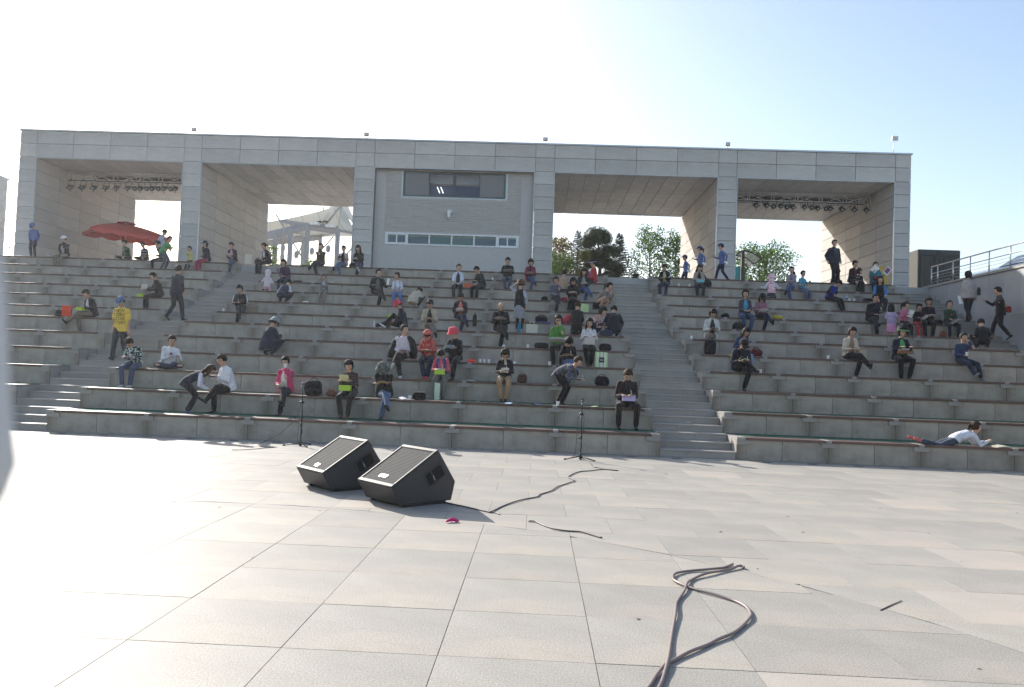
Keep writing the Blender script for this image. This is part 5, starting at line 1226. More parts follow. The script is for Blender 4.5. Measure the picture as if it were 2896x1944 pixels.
q = person('girl in dark pinafore and white sleeves bent over writing on the second-row bench', -8.0, 1, 'bend', .88, 110, top='22283a', vest='c8c8d8', leg='15151c', hair='long', shoe='5a6a90', arms=((-.05, -.52, -.16), (.12, -.55, -.18)), lean=1.15, hp=.15, dy=.62, skirt=False, hairm_=M_HAIRB)
q = person('man in white zip jacket and glasses sitting turned left on the second row', -7.35, 2, 'sit', 1.04, -40, top='d4d6dc', leg='17171b', cross=1, arms='read', hp=.2, lean=.3, female=False, coat=True, glasses='clear')
paper('dark open notebook held by the man in the white jacket, second row', bone(q)+V((0, 0, -.01)), .26, .2, -.7, -.2, '3a3e40', 'notebook', .012, 'notebook')
q = person('woman in magenta jacket drinking from a paper cup on the second row', -5.98, 2, 'sit', 1.02, -5, top='c81e5e', inner='d8d0cc', leg='16181e', cross=1, arms='drinkR', hp=.2, lean=.12, coat=True, hair='bun', shoe='241c22', socks='b0a8b0')
cup('paper cup at the mouth of the woman in magenta', q['hR']+V((0, -.02, .0)), 'paper cups held in hands'); paper('folded sheet on the knee of the woman in magenta', q['hL']+V((.08, -.06, .02)), .10, .26, .7, -.6)
bag('large black backpack next to the woman in magenta', on(-5.33, 2, .2), (.42, .24, .36), .1, '15161a', 'backpack'); bag('small brown leather handbag between the backpack and the plaid shirt', on(-4.86, 2, .12), (.26, .14, .16), -.1, '6a4530')
q = person('woman in brown plaid shirt reading a yellow sheet over a lime box, second row', -4.43, 2, 'sit', 1.03, -5, top='4a3c40', tpat=('plaid', '241c22', 1.), leg='25221f', arms=((-.13, -.34, .26), (.10, -.36, .28)), hp=.45, lean=.2, hair='bob', shoe='6a4028', ank=((-.08, -.40, -.40), (.09, -.40, -.40)))
hbox('lime green box on the lap of the woman in the plaid shirt', q['P']+V((-.05, -.32, .05)), (.27, .14, .13)); paper('pale yellow sheet held up by the woman in the plaid shirt', q['mid']+V((-.02, -.03, .07)), .22, .18, 0, -1.0, 'd8d0a0')
q = person('person in camouflage bucket hat, black jacket and pale jeans, legs crossed, second row', -3.62, 2, 'sit', 1.05, 0, top='15171a', leg='4d6484', cross=1, arms='fold', hp=.65, lean=.35, hat='bucket', hatc=('686e68', ('camo', '1a221e', 1.6)), coat=True, female=False, shoe='2c2a28', socks='888880')
paper('torn bread wrapper in the arms of the person in the camouflage hat', q['mid']+q['n']*.06+V((0, 0, .04)), .22, .10, .3, -.5, 'b89a6c', 'snack_wrapper', cat='wrapper')
bag('rounded black bag lying right of the person in the camouflage hat', on(-2.78, 2, .2), (.32, .2, .19), 0, '101114', 'bag', False, .1); cup('paper cup in front of the rounded black bag, second row', on(-2.98, 2, .0))
paper('white papers between the camouflage-hatted person and the black bag', on(-3.14, 2, .1, .03), .18, .2, .6, .2, 'c8c8d4')
q = person('woman in coral shirt and bright blue vest with a lime box, third row', -2.42, 3, 'sit', .98, 0, top='1d3f8c', vest='c8485c', leg='6a6a5e', arms='write', hp=.8, lean=.4, inner='c8485c', shoe='5a3430', socks='5a2c30'); pen(q, 'pen of the woman in the blue vest')
hbox('lime green box on the knees of the woman in the blue vest', q['P']+V((-.0, -.42, .03)), (.25, .13, .12)); paper('white sheet on top of the lime box of the woman in the blue vest', q['P']+V((0, -.40, .165)), .25, .16, .1, .1)
tote('narrow white and green paper bag standing between the feet under the blue vest', tread(-2.45, 2, .85)+V((0, 0, 0)), (.13, .12, .42), .1, 'c4d4c0', False, 'paper_bag')
q = person('young man with black coat over his shoulders and pale pink shirt, fourth row', -3.66, 4, 'sit', 1.06, 10, top='c9bcc4', leg='15161b', cross=-1, arms='lap', hp=-.05, hy=45, lean=.15, female=False, shoe='c8c8cc', tilt=.05)
m = MB()
for sg in (-1, 1): m.tube([q['N']+V((sg*.10, .05, -.02)), q['N']+V((sg*.22, .02, -.14)), q['N']+V((sg*.29, .0, -.38)), q['P']+V((sg*.30, .0, -.06))], [(.07, .10), (.09, .11), (.10, .12), (.11, .10)], 10)
m.tube([q['N']+V((0, .08, 0)), q['P']+V((0, .13, -.05))], [(.2, .05), (.3, .05)], 10, side=(1, 0, 0)); o = m.build('draped_coat', cloth('15171c'), q['T']); o.matrix_parent_inverse = q['M'].inverted(); remesh(o, .022, 3)
paper('sketch sheet on the knee of the young man in the pink shirt', q['mid']+V((.08, -.12, .03)), .28, .2, -.2, -.15, 'c4c4c0')
q = person('person hidden in a red white-dotted shawl, drawing on the fourth row', -2.95, 4, 'sit', 1.0, 0, top='b81a20', tpat=('dots', 'd8d0b0', 1.), leg='1c2440', arms='write', hp=.75, lean=.35, hat='hood', hatc=('b81a20', ('dots', 'd8d0b0', 1.)), shoe='c02028', coat=True, ank=((-.05, -.34, -.40), (.05, -.36, -.40)))
paper('brown clipboard on the lap of the person in the red dotted shawl', bone(q)+V((0, -.05, -.04)), .36, .2, .15, -.1, 'a87850', 'clipboard', .015, 'clipboard')
paper('yellow cushion beneath the person in the red dotted shawl', on(-2.95, 4, .16, .015), .5, .3, 0, 0, 'c0b020', 'cushion', .03, 'cushion')
q = person('woman in wide red bucket hat and black jacket on the fourth row', -2.22, 4, 'sit', 1.03, -15, top='17171b', leg='15151b', arms='read', hp=.15, lean=.2, hat='bucket', hatc='d81e3c', coat=True, hy=-25)
paper('pale blue leaflet held by the woman in the wide red hat', bone(q)+V((-.02, 0, 0)), .26, .16, .3, -.5, 'b8d0e0')
paper('glossy red plastic bag on the fourth-row bench beside the paper cups', on(-1.78, 4, .12, .05), .22, .12, .3, .5, 'e02818', 'plastic_bag', .05, 'bag')
for n, xx in enumerate((-1.54, -1.43, -1.31)): cup(['leftmost of three paper cups in a row on the fourth-row bench', 'middle one of three paper cups in a row on the fourth-row bench', 'rightmost of three paper cups in a row on the fourth-row bench'][n], on(xx, 4, .1))
q = person('woman in navy sweater with beige scarf and tan trousers writing, third row', -.82, 3, 'sit', 1.0, 0, top='14161e', leg='a8845c', arms='write', hp=.6, lean=.3, hair='curly', scarf='a89c8c', glasses='clear', ank=((-.06, -.40, -.40), (.06, -.40, -.40))); pen(q, 'pen of the woman with the beige scarf')
paper('white card in the hands of the woman with the beige scarf', bone(q)+V((.02, -.02, .0)), .2, .16, .3, -.8)
bag('brown patterned handbag right of the woman with the beige scarf', on(-.38, 3, .12), (.26, .12, .22), 0, '4a342c')
q = person('woman in grey patterned blouse bending right to write on the third-row bench', .55, 2, 'bend', .93, 62, top='3a3a42', tpat=('camo', '74747e', 1.2), leg='181518', arms=((-.05, -.58, -.10), (.10, -.62, -.12)), lean=1.25, hp=-.15, hair='short', hairm_=M_HAIRB, dy=.66, shoe='2a1418'); pen(q, 'pen of the woman bending over the third-row bench')
bag('slouchy black leather bag on the third row near the bending woman', on(1.62, 3, .2), (.38, .2, .24), 0, '0e0e12', slump=.4)
q = person('man in dark brown suit writing on a lilac box, right end of second row', 2.10, 2, 'sit', 1.10, 0, top='2c1f1c', leg='261b18', inner='141418', arms='write', hp=.6, lean=.22, female=False, coat=True, hair='short', hairm_=M_HAIRB, shoe='1a1010', ank=((-.20, -.40, -.38), (.20, -.40, -.38))); pen(q, 'pen of the man in the brown suit')
hbox('lilac box on the lap of the man in the brown suit', q['P']+V((.02, -.36, .06)), (.30, .13, .13), 0, 'b4a4cc')
paper('green and white leaflet left of the man in the brown suit', on(1.42, 2, .1, .01), .28, .16, .3, 0, 'a8c090'); cup('overturned paper cup on the second-row bench above the right microphone stand', on(.50, 2, -.0))
for n, (xx, cc, lb) in enumerate(((-1.02, '3a5068', 'dark blue brochure on the second-row bench below the tan trousers'), (-.62, '8ab0c8', 'light blue brochure on the second-row bench below the tan trousers'), (.0, '7a90a8', 'small blue leaflet on the second-row bench left of the bending woman'), (-1.38, 'd0c8a8', 'cream scrap of paper on the second-row bench, left of the brochures'))): paper(lb, on(xx, 2, .12, .012), (.28, .32, .2, .12)[n], .16, .2+n, 0, cc)
paper('flat white sheet on the third-row bench left of the beige scarf', on(-1.75, 3, .12, .012), .4, .14, 0, 0, 'b8c8d8')
# ---- middle block, fourth to sixth rows
q = person('woman in bright green jacket and sunglasses leaning on her hand, fifth row', .53, 5, 'sit', 1.06, 0, top='4a8a2c', leg='151518', arms='chinR', hp=.1, lean=.2, hair='curly', glasses='sun', coat=True); pen(q, 'pen of the woman in the green jacket')
paper('large white drawing board on the lap of the woman in the green jacket', q['P']+V((-.02, -.36, .14)), .44, .26, .08, -.35, 'd0d0cc', 'drawing_board', .02, 'board')
q = person('woman with curly hair, black top and jeans writing, fourth row', .80, 4, 'sit', .98, 0, top='121214', leg='3f6090', cross=1, arms='write', hp=.75, lean=.45, hair='curly'); pen(q, 'pen of the curly-haired woman in black')
paper('tan notepad on the knee of the curly-haired woman in black', bone(q), .28, .16, -.2, -.2, '9a8468', 'notepad', .012, 'notepad')
q = person('young woman in white dotted sweater with long black hair and silver laptop, fifth row', 1.41, 5, 'sit', 1.03, 0, top='ccccd0', tpat=('spots', '303038', .8), leg='15151a', arms='read', hp=.35, lean=.12, hair='long', ank=((-.03, -.40, -.40), (.05, -.36, -.40)))
T = thing('laptop', 'silver laptop open on the knees of the young woman in the dotted sweater', 'laptop', tuple(q['P']+V((0, -.40, .04)))); ms = simple('laptop_silver', (.55, .54, .52), .4, .3, .03)
m = MB(); m.bbox(-.15, .15, .0, .2, 0, .015, .004); m.build('keyboard_base', ms, T); m = MB(); m.bbox(-.15, .15, -.012, 0, .0, .19, .004, M=Matrix.Rotation(R(12), 4, 'X')); m.build('lid', ms, T)
tote('white paper bag with lime stripes and black label on the fourth row', tread(1.72, 4, .6), (.34, .12, .44), .05, 'b4d080', False, 'paper_bag'); T = bpy.context.scene.collection.objects[-1]
o = [c_ for c_ in bpy.data.objects if c_.get('label') == 'white paper bag with lime stripes and black label on the fourth row'][0]
for xs in (-.11, 0, .10): m = MB(); m.box(xs-.03, xs+.03, -.0655, -.0615, .01, .42); m.build('white_stripe', simple('bag_white', (.7, .74, .66), .6), o)
m = MB(); m.box(-.07, .07, -.068, -.066, .15, .29); m.build('label_patch', M_BLACK, o)
m = MB(); m.box(-.045, .045, -.0695, -.0685, .21, .225); m.build('label_print', M_WHITE, o)
bag('black bag right of the young woman with the laptop', on(1.88, 5, .15), (.36, .22, .2), 0, '18181c', handle=False, slump=.4); bag('black bag left of the woman in the green jacket, beside a cup', on(.08, 5, .2), (.42, .22, .17), 0, '131317', handle=False, slump=.4)
cup('paper cup on the fifth-row bench left of the black bag', on(-.30, 5, .1)); cup('paper cup on the support block of the fourth row below the green jacket', on(.31, 4, .1))
for xx, tt, lb in ((-.62, 4, 'small white lid lying on the fourth-row bench above the beige scarf'), (-.98, 5, 'crumpled white tissue standing on the fifth-row bench below the balding man')): m = MB(); m.ell((0, 0, .03), .045, .04, .035, None, 8, 5); tag(m.build('crumpled_tissue', M_WHITE, None, tuple(on(xx, tt, .06))), lb, 'litter')
q = person('balding man in black suit reading with crossed legs, sixth row', -1.16, 6, 'sit', 1.06, 0, top='15151a', inner='1c1c22', leg='13151c', cross=1, arms='read', hp=.5, lean=.2, female=False, coat=True, hair='bald', hairm_=M_HAIRG)
paper('folded grey newspaper in the hands of the balding man', bone(q), .26, .18, -.2, -.4, 'a8a8a4', 'newspaper', cat='newspaper')
q = person('woman in brown hat, black vest and grey knit skirt standing with raised hand', -.62, 6, 'stand', .96, 165, top='17181c', vest='9a9ea8', leg='8a8e96', skirt='leggings', hair='short', hat='bucket', hatc='5c3a22', arms='phone', hp=.0, lean=.05, dy=.35, shoe='a88c84')
tote('white canvas tote bag standing beside the woman in the knit skirt', on(-.22, 6, .25), (.34, .12, .28), .1, 'c8c4b4')
tote('bright turquoise bag behind the legs of the woman in the knit skirt', on(-.60, 6, .55), (.16, .05, .30), .0, '28a8d0')
bag('black bag lying on a bright blue cloth, seventh row', on(.06, 7, .2, .03), (.42, .24, .2), 0, '121318', slump=.4); paper('bright blue cloth under the black bag on the seventh row', on(.16, 7, .15, .03), .6, .3, .1, .1, '1c48a8', 'cloth', .03, 'cloth')
paper('brown snack box on the seventh-row bench beside the woman in the knit skirt', on(-.42, 7, .1, .05), .14, .1, 0, 0, '9a6848', 'snack_box', .05, 'box')
q = person('person in red jacket bending forward behind the woman in green, seventh row', .75, 7, 'kneel', .98, 110, top='a81828', leg='1a1a20', arms='reach', lean=1.05, hp=.1, dy=.35, dz=-.25)
q = person('woman with hair bun and long black dress kneeling with back turned, sixth row', 1.12, 6, 'kneel', 1.0, 172, top='121214', leg='101012', skirt=True, hair='bun', hairm_=M_HAIRB, arms='reach', hp=.35, lean=.15, dy=.35)
q = person('woman in floral blouse crouching over a colourful bag, sixth row', 1.50, 6, 'squat', .98, 60, top='c4b0a8', tpat=('flowers', '9a4048', 1.3), leg='2c3850', arms=((-.05, -.42, .02), (.1, -.46, .04)), lean=.85, hp=.0, hair='curly', dy=.3)
bag('colourful flower-patterned bag on the sixth row in front of the floral blouse', on(1.98, 6, .0), (.42, .2, .17), .1, '30344c', handle=False, slump=.3)
q = person('person in navy jacket crouching with back turned at the right end of the sixth row', 2.22, 6, 'squat', 1.02, 175, top='171b2c', leg='161a28', arms=((-.25, -.3, .12), (.25, -.3, .12)), lean=.45, hp=.45, dy=.3, coat=True, female=False)
T = thing('water_bottle', 'clear water bottle standing on the seventh-row bench behind the crouching people', 'bottle', tuple(on(1.86, 7, .1))); m = MB(); m.tube([(0, 0, 0), (0, 0, .15), (0, 0, .19), (0, 0, .21)], [.032, .032, .014, .013], 10); m.build('bottle_body', simple('bottle_clear', (.55, .6, .62), .1), T); m = MB(); m.tube([(0, 0, .21), (0, 0, .23)], .015, 8); m.build('bottle_cap', M_WHITE, T)
q = person('woman in beige jacket with black hair writing with crossed legs, sixth row', -3.30, 6, 'sit', 1.06, 5, top='b0a48c', inner='17171b', leg='6a6458', cross=1, arms='write', hp=.5, lean=.3, coat=True, socks='707884'); paper('sheet on the lap of the woman in the beige jacket', bone(q), .26, .16, .1, -.2, 'b8b4a4')
q = person('person in red hat and navy jacket sitting sideways with outstretched legs, sixth row', -4.10, 6, 'stretch', 1.0, -80, top='1c2232', leg='14151a', arms='lap', hp=.4, lean=.2, hat='bucket', hatc='c8203a', shoe='c4c8cc', coat=True, dy=.25)
bag('grey-brown handbag behind the outstretched legs on the sixth row', on(-4.66, 6, .45), (.26, .16, .22), 0, '5a5248'); hbox('lime green box alone on the seventh-row bench', on(-4.85, 7, .15), (.30, .15, .10))
q = person('woman in black jacket with pink trim over orange shirt, seventh row', -2.52-.1, 7, 'sit', 1.05, 5, top='241c30', inner='d8604c', leg='1c2440', cross=1, arms='write', hp=.65, lean=.25, coat=True, shoe='26262c', socks='9aa0b0'); paper('white card written on by the woman in the orange shirt', bone(q), .22, .16, .1, -.6)
bag('black and white bag hanging over the bench right of the orange shirt', on(-2.12, 7, .0, -.2), (.14, .12, .38), 0, '1a1c26', handle=True)
q = person('person in grey bucket hat and navy clothes crouching with back turned, fourth row', -7.50, 4, 'squat', 1.08, 160, top='1a2238', leg='182034', arms=((-.1, -.42, .3), (.25, -.46, .32)), lean=.35, hp=.35, hat='bucket', hatc='7c8890', dy=.55, coat=True)
paper('white sheet on the fifth-row bench by the crouching person in the grey hat', on(-6.98, 5, .1, .02), .22, .2, .2, 0, 'c0c8d0')
# ---- middle block, upper rows
q = person('young woman with high ponytail in black tracksuit with white sleeve stripes, seventh row', -9.96, 7, 'sit', 1.04, 0, top='15171e', leg='141824', cross=1, arms='write', hp=.5, lean=.18, hair='pony', shoe='2a2428'); pen(q, 'pen of the young woman in the tracksuit')
for sg, S_ in ((-1, 'hL'), (1, 'hR')): m = MB(); b0 = q['N']+V((sg*.20, -.03, -.06)); m.tube([b0, b0+V((sg*.05, .0, -.14)), b0+V((sg*.045, -.03, -.24))], .012, 5); o = m.build('sleeve_stripe', M_WHITE, q['T']); o.matrix_parent_inverse = q['M'].inverted()
bag('beige shoulder bag leaning behind the woman in the tracksuit', on(-9.62, 7, .3), (.36, .16, .3), .2, '8a7c68'); cup('paper cup left of the woman in the tracksuit, seventh row', on(-10.52, 7, .1))
person('small child in white spotted hooded top with ears, back turned, ninth row', -10.05, 9, 'kneel', .72, 180, top='d8c8d0', tpat=('spots', '8a6878', 1.3), leg='d8a8b4', hat='hood', hatc=('d8c8d0', ('spots', '8a6878', 1.3)), arms=((-.2, -.3, .26), (.35, -.26, .28)), hp=.1, lean=.1, dy=.35)
person('woman in purple jacket with black bob sitting on the tenth row', -9.72, 10, 'sit', .98, 0, top='3c1c44', leg='25304a', arms='lap', hp=.3, hy=-20, hair='bob', coat=True)
person('person in navy vest and white sleeves crouching with back turned, eighth row', -9.08, 8, 'squat', 1.02, 170, top='1e2740', vest='c4c8d0', leg='161d30', arms=((-.1, -.4, .2), (.28, -.35, .15)), lean=.75, hp=.4, dy=.35)
bag('small dark bag on the tenth row beside the purple jacket', on(-9.25, 10, .2), (.34, .16, .08), 0, '1a1a20', handle=False)
person('small boy in grey jacket and grey trousers sitting on the ninth row', -7.87, 9, 'sit', .74, 0, top='6a7078', inner='b0b0a8', leg='7a7468', arms='fold', hp=.25, lean=.2, coat=True, shoe='3a3a40', female=False, ank=((-.09, -.33, -.40), (.09, -.33, -.40)))
paper('folded paper boat on the eighth-row bench below the small boy', on(-8.14, 8, .05, .035), .2, .06, 0, .6, 'd8d4c8', 'paper_boat', cat='paper')
person('man in olive shirt with both hands at his mouth, legs crossed, top row', -9.0-.1, 12, 'sit', 1.05, 0, top='4c4434', leg='252a34', cross=-1, arms='both', hp=.0, lean=.08, female=False)
q = person('woman in pale pink jacket and jeans reading on the top row', -8.14, 12, 'sit', .98, 0, top='b49c9c', inner='1a1a20', leg='4c6488', cross=-1, arms='read', hp=.2, lean=.12, coat=True); paper('dark notebook on the lap of the woman in the pale pink jacket', bone(q), .26, .12, .1, -.4, '26262c', 'notebook', .015, 'notebook')
bag('black shoulder bag between the pink jacket and the black hoodie, top row', on(-7.78, 12, .2), (.28, .16, .18), 0, '15151a')
q = person('woman in black hooded sweater and jeans with long hair, top row by the third pillar', -7.5, 12, 'sit', 1.05, -5, top='121214', leg='25344e', cross=1, arms='write', hp=.45, lean=.2, hair='long', shoe='b8b8bc'); paper('small white paper in the hands of the woman in the black hooded sweater', bone(q), .14, .12, 0, -.5)
q = person('man in black jacket with crossed legs holding up a sheet, ninth row', -5.93, 9, 'sit', 1.05, 15, top='15171c', inner='5a5c60', leg='1a1a1e', cross=1, arms=((-.14, -.26, .2), (.32, -.3, .22)), hp=.0, hy=35, lean=.12, female=False, coat=True); paper('upright white sheet held by the man in the black jacket, ninth row', q['hR']+V((.02, -.02, .12)), .08, .26, 0, 1.5, ty=.15)
person('girl in white long-sleeved shirt, pink vest and light jeans, ninth row', -5.20, 9, 'sit', .92, 10, top='c4a49c', vest='c4ccdc', inner='ccd4e0', leg='4f72b0', arms='knees', hp=.15, hy=-45, lean=.08, hair='bun', shoe='c8b8c0')
person('person in beige jacket and green shirt crouching with head down, eighth row', -4.44, 8, 'squat', .98, 165, top='b4a894', leg='181c28', arms=((-.3, -.25, .2), (.3, -.25, .2)), lean=.9, hp=.6, dy=.35, shoe='c8c4c0', coat=True)
person('woman in white jacket and dark trousers sitting upright, tenth row', -3.12, 10, 'sit', 1.0, 0, top='c4ccd8', inner='1c2434', leg='24261f', arms='knees', hp=.05, hy=20, lean=.05, coat=True)
q = person('person in dark green clothes leaning left over an orange box, tenth row', -2.20, 10, 'sit', 1.02, -40, top='14242a', leg='12201f', arms='reach', hp=.5, lean=.45); T = hbox('orange and brown gift box beside the person in dark green, tenth row', on(-2.72, 10, .05), (.32, .16, .17), -.1, 'c8603c')
q = person('man in black sweater reading a newspaper, eleventh row', -1.32, 11, 'sit', 1.04, 0, top='111216', leg='4a5468', arms='read', hp=.4, lean=.18, female=False, ank=((-.06, -.40, -.40), (.10, -.40, -.40))); paper('creased newspaper on the knees of the man in the black sweater', bone(q)+V((.06, 0, -.04)), .40, .22, -.2, -.3, '9c9890', 'newspaper', cat='newspaper')
bag('grey backpack standing on the tenth row right of the newspaper reader', on(-.78, 10, .3), (.26, .18, .32), 0, '3c3c40', 'backpack'); cup('paper cup on the eleventh-row support block left of the man in the black sweater', on(-1.90, 11, .1))
q = person('woman in crimson jacket and jeans writing with crossed legs, eleventh row', -.42, 11, 'sit', 1.0, 0, top='821c38', inner='2a2024', leg='3a5078', cross=1, arms='write', hp=.5, lean=.2, coat=True, hair='curly'); paper('sheet on the knee of the woman in the crimson jacket', bone(q), .26, .16, .2, -.3, 'b4a8ac')
person('dark-haired person behind the top bench in front of the reddish tree', .74, 12, 'sit', .95, 20, top='2a2622', leg=DK, arms='chinR', dy=2.4, dz=-.62)
person('woman in lilac visor and red jacket standing sideways on the eleventh row', 2.06, 11, 'sit', 1.06, -70, top='b4161e', leg='141418', inner='a83c84', hat='visor', hatc='a89cc8', arms='lap', hp=.1, lean=.02, coat=True, dy=.3)
q = person('woman with long black hair in grey jacket and jeans writing, tenth row', 1.58, 10, 'sit', 1.03, 5, top='2c3034', inner='8a847c', leg='35507c', cross=1, arms='write', hp=.5, lean=.2, hair='long', coat=True, shoe='4a5c80'); paper('folded card in the hands of the woman in the grey jacket, tenth row', bone(q), .2, .12, .1, -.4)
person('person in beige top with back turned behind the striped sweater, tenth row', .80, 10, 'sit', .98, 160, top='a8886c', leg='26304a', arms='lap', hp=.3, lean=.3, dy=.3)
person('woman in grey striped sweater eating, ninth row by the red bag', .54, 9, 'sit', .98, 0, top='3c4054', tpat=('stripes', '6c7080', 1.4), leg='1c2030', cross=1, arms='chinR', hp=.2, lean=.2, hair='bob', shoe='a88c80')
bag('small bright red bag between the two women on the ninth row', on(.86, 9, .1), (.22, .14, .14), 0, 'a8141c', handle=False); bag('black bag left of the woman in the striped sweater', on(.16, 9, .15), (.26, .16, .14), 0, '17171c')
q = person('woman in black clothes, headscarf and long black skirt writing, ninth row', 1.16, 9, 'sit', 1.0, 0, top='0e0e10', leg='0d0d0f', skirt=True, hat='hood', hatc='0e0e10', arms='write', hp=.6, lean=.3); paper('white sheet on the lap of the woman in the black headscarf', bone(q), .3, .14, 0, -.3)
q = person('woman in grey blouse and black skirt bending right beside the central stairway', 1.98, 8, 'squat', 1.08, 60, top='7c746c', leg='0f0f12', skirt=True, hair='pony', arms=((-.05, -.46, .28), (.12, -.5, .28)), lean=.8, hp=-.1, dy=.35, dz=.12)
paper('yellow sheet on the ninth-row bench under the hands of the bending woman', on(2.44, 9, .05, .015), .24, .14, .1, 0, 'c4a83c'); tote('white and green paper bag left of the bending woman, eighth row', tread(1.55, 8, .4)+V((0, -.1, .05)), (.26, .1, .28), .4, 'b8d49c', False, 'paper_bag')
paper('white leaflet stack on the ninth-row bench between headscarf and bending woman', on(1.62, 9, .12, .03), .34, .16, .1, .15, 'b8b8c4')
# ---- right block, top
q = person('person in black jacket with white sleeve stripe leaning left to write, eleventh row', 4.85, 11, 'sit', 1.0, -20, top='161a22', inner='a8a878', leg='24304a', arms='write', hp=.5, lean=.35, shoe='a8a4a4', coat=True); pen(q, 'pen of the person with the white sleeve stripe')
m = MB(); b0 = q['N']+V((.17, -.10, -.02)); m.tube([b0, b0+V((.05, -.04, -.14)), b0+V((-.05, -.16, -.26))], .016, 5); o = m.build('sleeve_stripe', M_WHITE, q['T']); o.matrix_parent_inverse = q['M'].inverted()
q = person('woman in beige cardigan over black shirt holding a light blue box, eleventh row', 6.13, 11, 'sit', 1.0, 0, top='9a8e80', inner='101013', leg='1b2232', arms='write', hp=.45, lean=.2, coat=True); hbox('light blue box on the knees of the woman in the beige cardigan', q['P']+V((0, -.36, .04)), (.28, .12, .12), 0, '6cb4c4')
bag('black bag behind the woman in the beige cardigan', on(6.5, 11, .3), (.34, .2, .3), 0, '17191e'); cup('left paper cup between the white-striped jacket and the beige cardigan', on(5.36, 11, .1)); cup('right paper cup close to the woman in the beige cardigan', on(5.78, 11, .1))
for n, (xx, ss, lb, hl) in enumerate(((5.95, .74, 'leftmost and smallest of three scouts in blue shirts walking left', 'cap'), (6.55, .84, 'middle one of three scouts in blue shirts walking left', 'cap'), (7.42, .93, 'rightmost and tallest of three scouts in blue shirts, holding an apple', 'cap'))):
    q = person(lb, xx, 12, 'walk' if n else 'walk', ss, -85, top='5068a4', leg='1c2444', hat='cap', hatc='1f2f66', arms=((-.2, -.3, .22), (.2, .12, .02)), hp=.05, lean=.08, female=(n == 1), hair='pony' if n == 1 else 'short', dy=.65, dz=-.02 if n else -.25)
    if n == 2: m = MB(); m.ell((0, 0, 0), .045, .045, .042); tag(m.build('apple', simple('apple_green', (.25, .4, .06), .35), None, tuple(q['hL']+V((0, 0, .05)))), 'green apple in the hand of the tallest scout', 'apple')
    paper(['white sheet in the trailing hand of the smallest scout', 'white sheet held by the middle scout', 'white sheet in the trailing hand of the tallest scout'][n], q['hR']+V((0, 0, -.06)), .16, .12, .3, 1.2, ty=.4)
person('child in pink flowered hood with back turned and arms spread, tenth row', 8.66, 10, 'kneel', .88, 178, top='d88ca0', tpat=('flowers', 'e8dce0', 1.2), leg='4c5058', hat='hood', hatc=('d88ca0', ('flowers', 'e8dce0', 1.2)), vest='c8c4d4', arms=((-.42, -.2, .26), (.42, -.2, .26)), hp=.1, lean=.15, dy=.35)
person('woman in lilac cardigan and jeans with folded arms, eleventh row', 9.71, 11, 'sit', 1.02, -15, top='8a8494', inner='6c6878', leg='2f4a74', cross=-1, arms='fold', hp=.05, lean=.1, coat=True)
person('child in turquoise T-shirt and plaid trousers beside the lilac cardigan', 10.12, 11, 'sit', .84, 30, top='2c90a8', leg='2c3850', lpat=('plaid', '7884a0', 1.3), arms=((-.1, -.25, .15), (.15, -.3, .3)), hp=.1, lean=.05, female=False, sleeve=.7)
person('dark-haired person on the top row behind the child in turquoise', 10.22, 12, 'sit', .95, 0, top='16161a', leg=DK, arms='lap', dy=.6, dz=-.35)
person('man in navy and white sports jacket standing on the top row before the sunlit wall', 11.82, 12, 'stand', 1.07, 5, top='1a2238', inner='3c3c48', leg='15161a', arms=((-.24, -.02, -.02), (.24, -.02, -.02)), hp=.1, lean=.0, female=False, coat=True, dy=.3, shoe='909090', ank=((-.02, -.02, .08), (.20, .02, .08)))
person('person in blue vest sitting turned away with head bowed, tenth row', 10.72, 10, 'sit', 1.02, 30, top='1c28a0', vest='15161c', leg='12141c', arms='lap', hp=.7, lean=.6, ank=((.15, -.5, -.40), (.25, -.48, -.40)))
for n, (xx, lb) in enumerate(((11.45, 'left paper cup beside the small bottle, tenth row of the right block'), (11.62, 'right paper cup beside the small bottle, tenth row of the right block'), (5.1, 'paper cup on the end block left of the woman in the white hooded jacket'))): cup(lb, on(xx, 10, .1) if n < 2 else on(4.52, 6, .1))
T = thing('water_bottle', 'small bottle with blue label on the tenth row near the paper cups', 'bottle', tuple(on(11.36, 10, .15))); m = MB(); m.tube([(0, 0, 0), (0, 0, .16), (0, 0, .21)], [.034, .034, .013], 10); m.build('bottle_body', simple('bottle_clear', (.55, .6, .62), .1), T); m = MB(); m.tube([(0, 0, .06), (0, 0, .13)], .0355, 10); m.build('bottle_label', simple('label_blue', (.04, .08, .4), .5), T)
q = person('woman with hair bun in black clothes and long skirt on the top row', 12.52, 12, 'sit', 1.05, 25, top='16141a', inner='6c2038', leg='101013', skirt=True, hair='bun', arms='chinR', hp=.2, lean=.15, coat=True, shoe='a08070')
person('dark-haired person sitting behind and left of the woman with the bun', 12.12, 12, 'sit', .92, 10, top='17171c', leg=DK, arms='lap', hp=.5, lean=.3, dy=1.0, dz=-.1, hair='bob')
person('person in dark jacket between the woman with the bun and the turquoise jacket', 13.02, 12, 'sit', .95, 0, top='2c2c30', leg='1a1a1e', arms='lap', hp=.1, dy=.9, dz=-.1)
q = person('person in turquoise jacket holding up a sheet with a red bag, top row', 13.42, 12, 'sit', 1.02, -10, top='18788c', leg='1e2638', arms=((-.12, -.3, .36), (.24, -.25, .24)), hp=.05, lean=.1, coat=True, shoe='a08478'); paper('white sheet held up by the person in turquoise', q['hL']+V((.02, -.05, .12)), .24, .28, .2, -1.2, ty=.6); bag('round dark red bag on the lap of the person in turquoise', q['P']+V((.0, -.26, .05)), (.34, .16, .16), 0, '7c1a22', handle=False)
person('woman in black vest with bright blue sleeves and long hair, tenth row', 13.12-.55, 10, 'sit', 1.08, -15, top='14161e', vest='1478b8', leg='1c2436', arms='knees', hp=.0, lean=.2, hair='long')
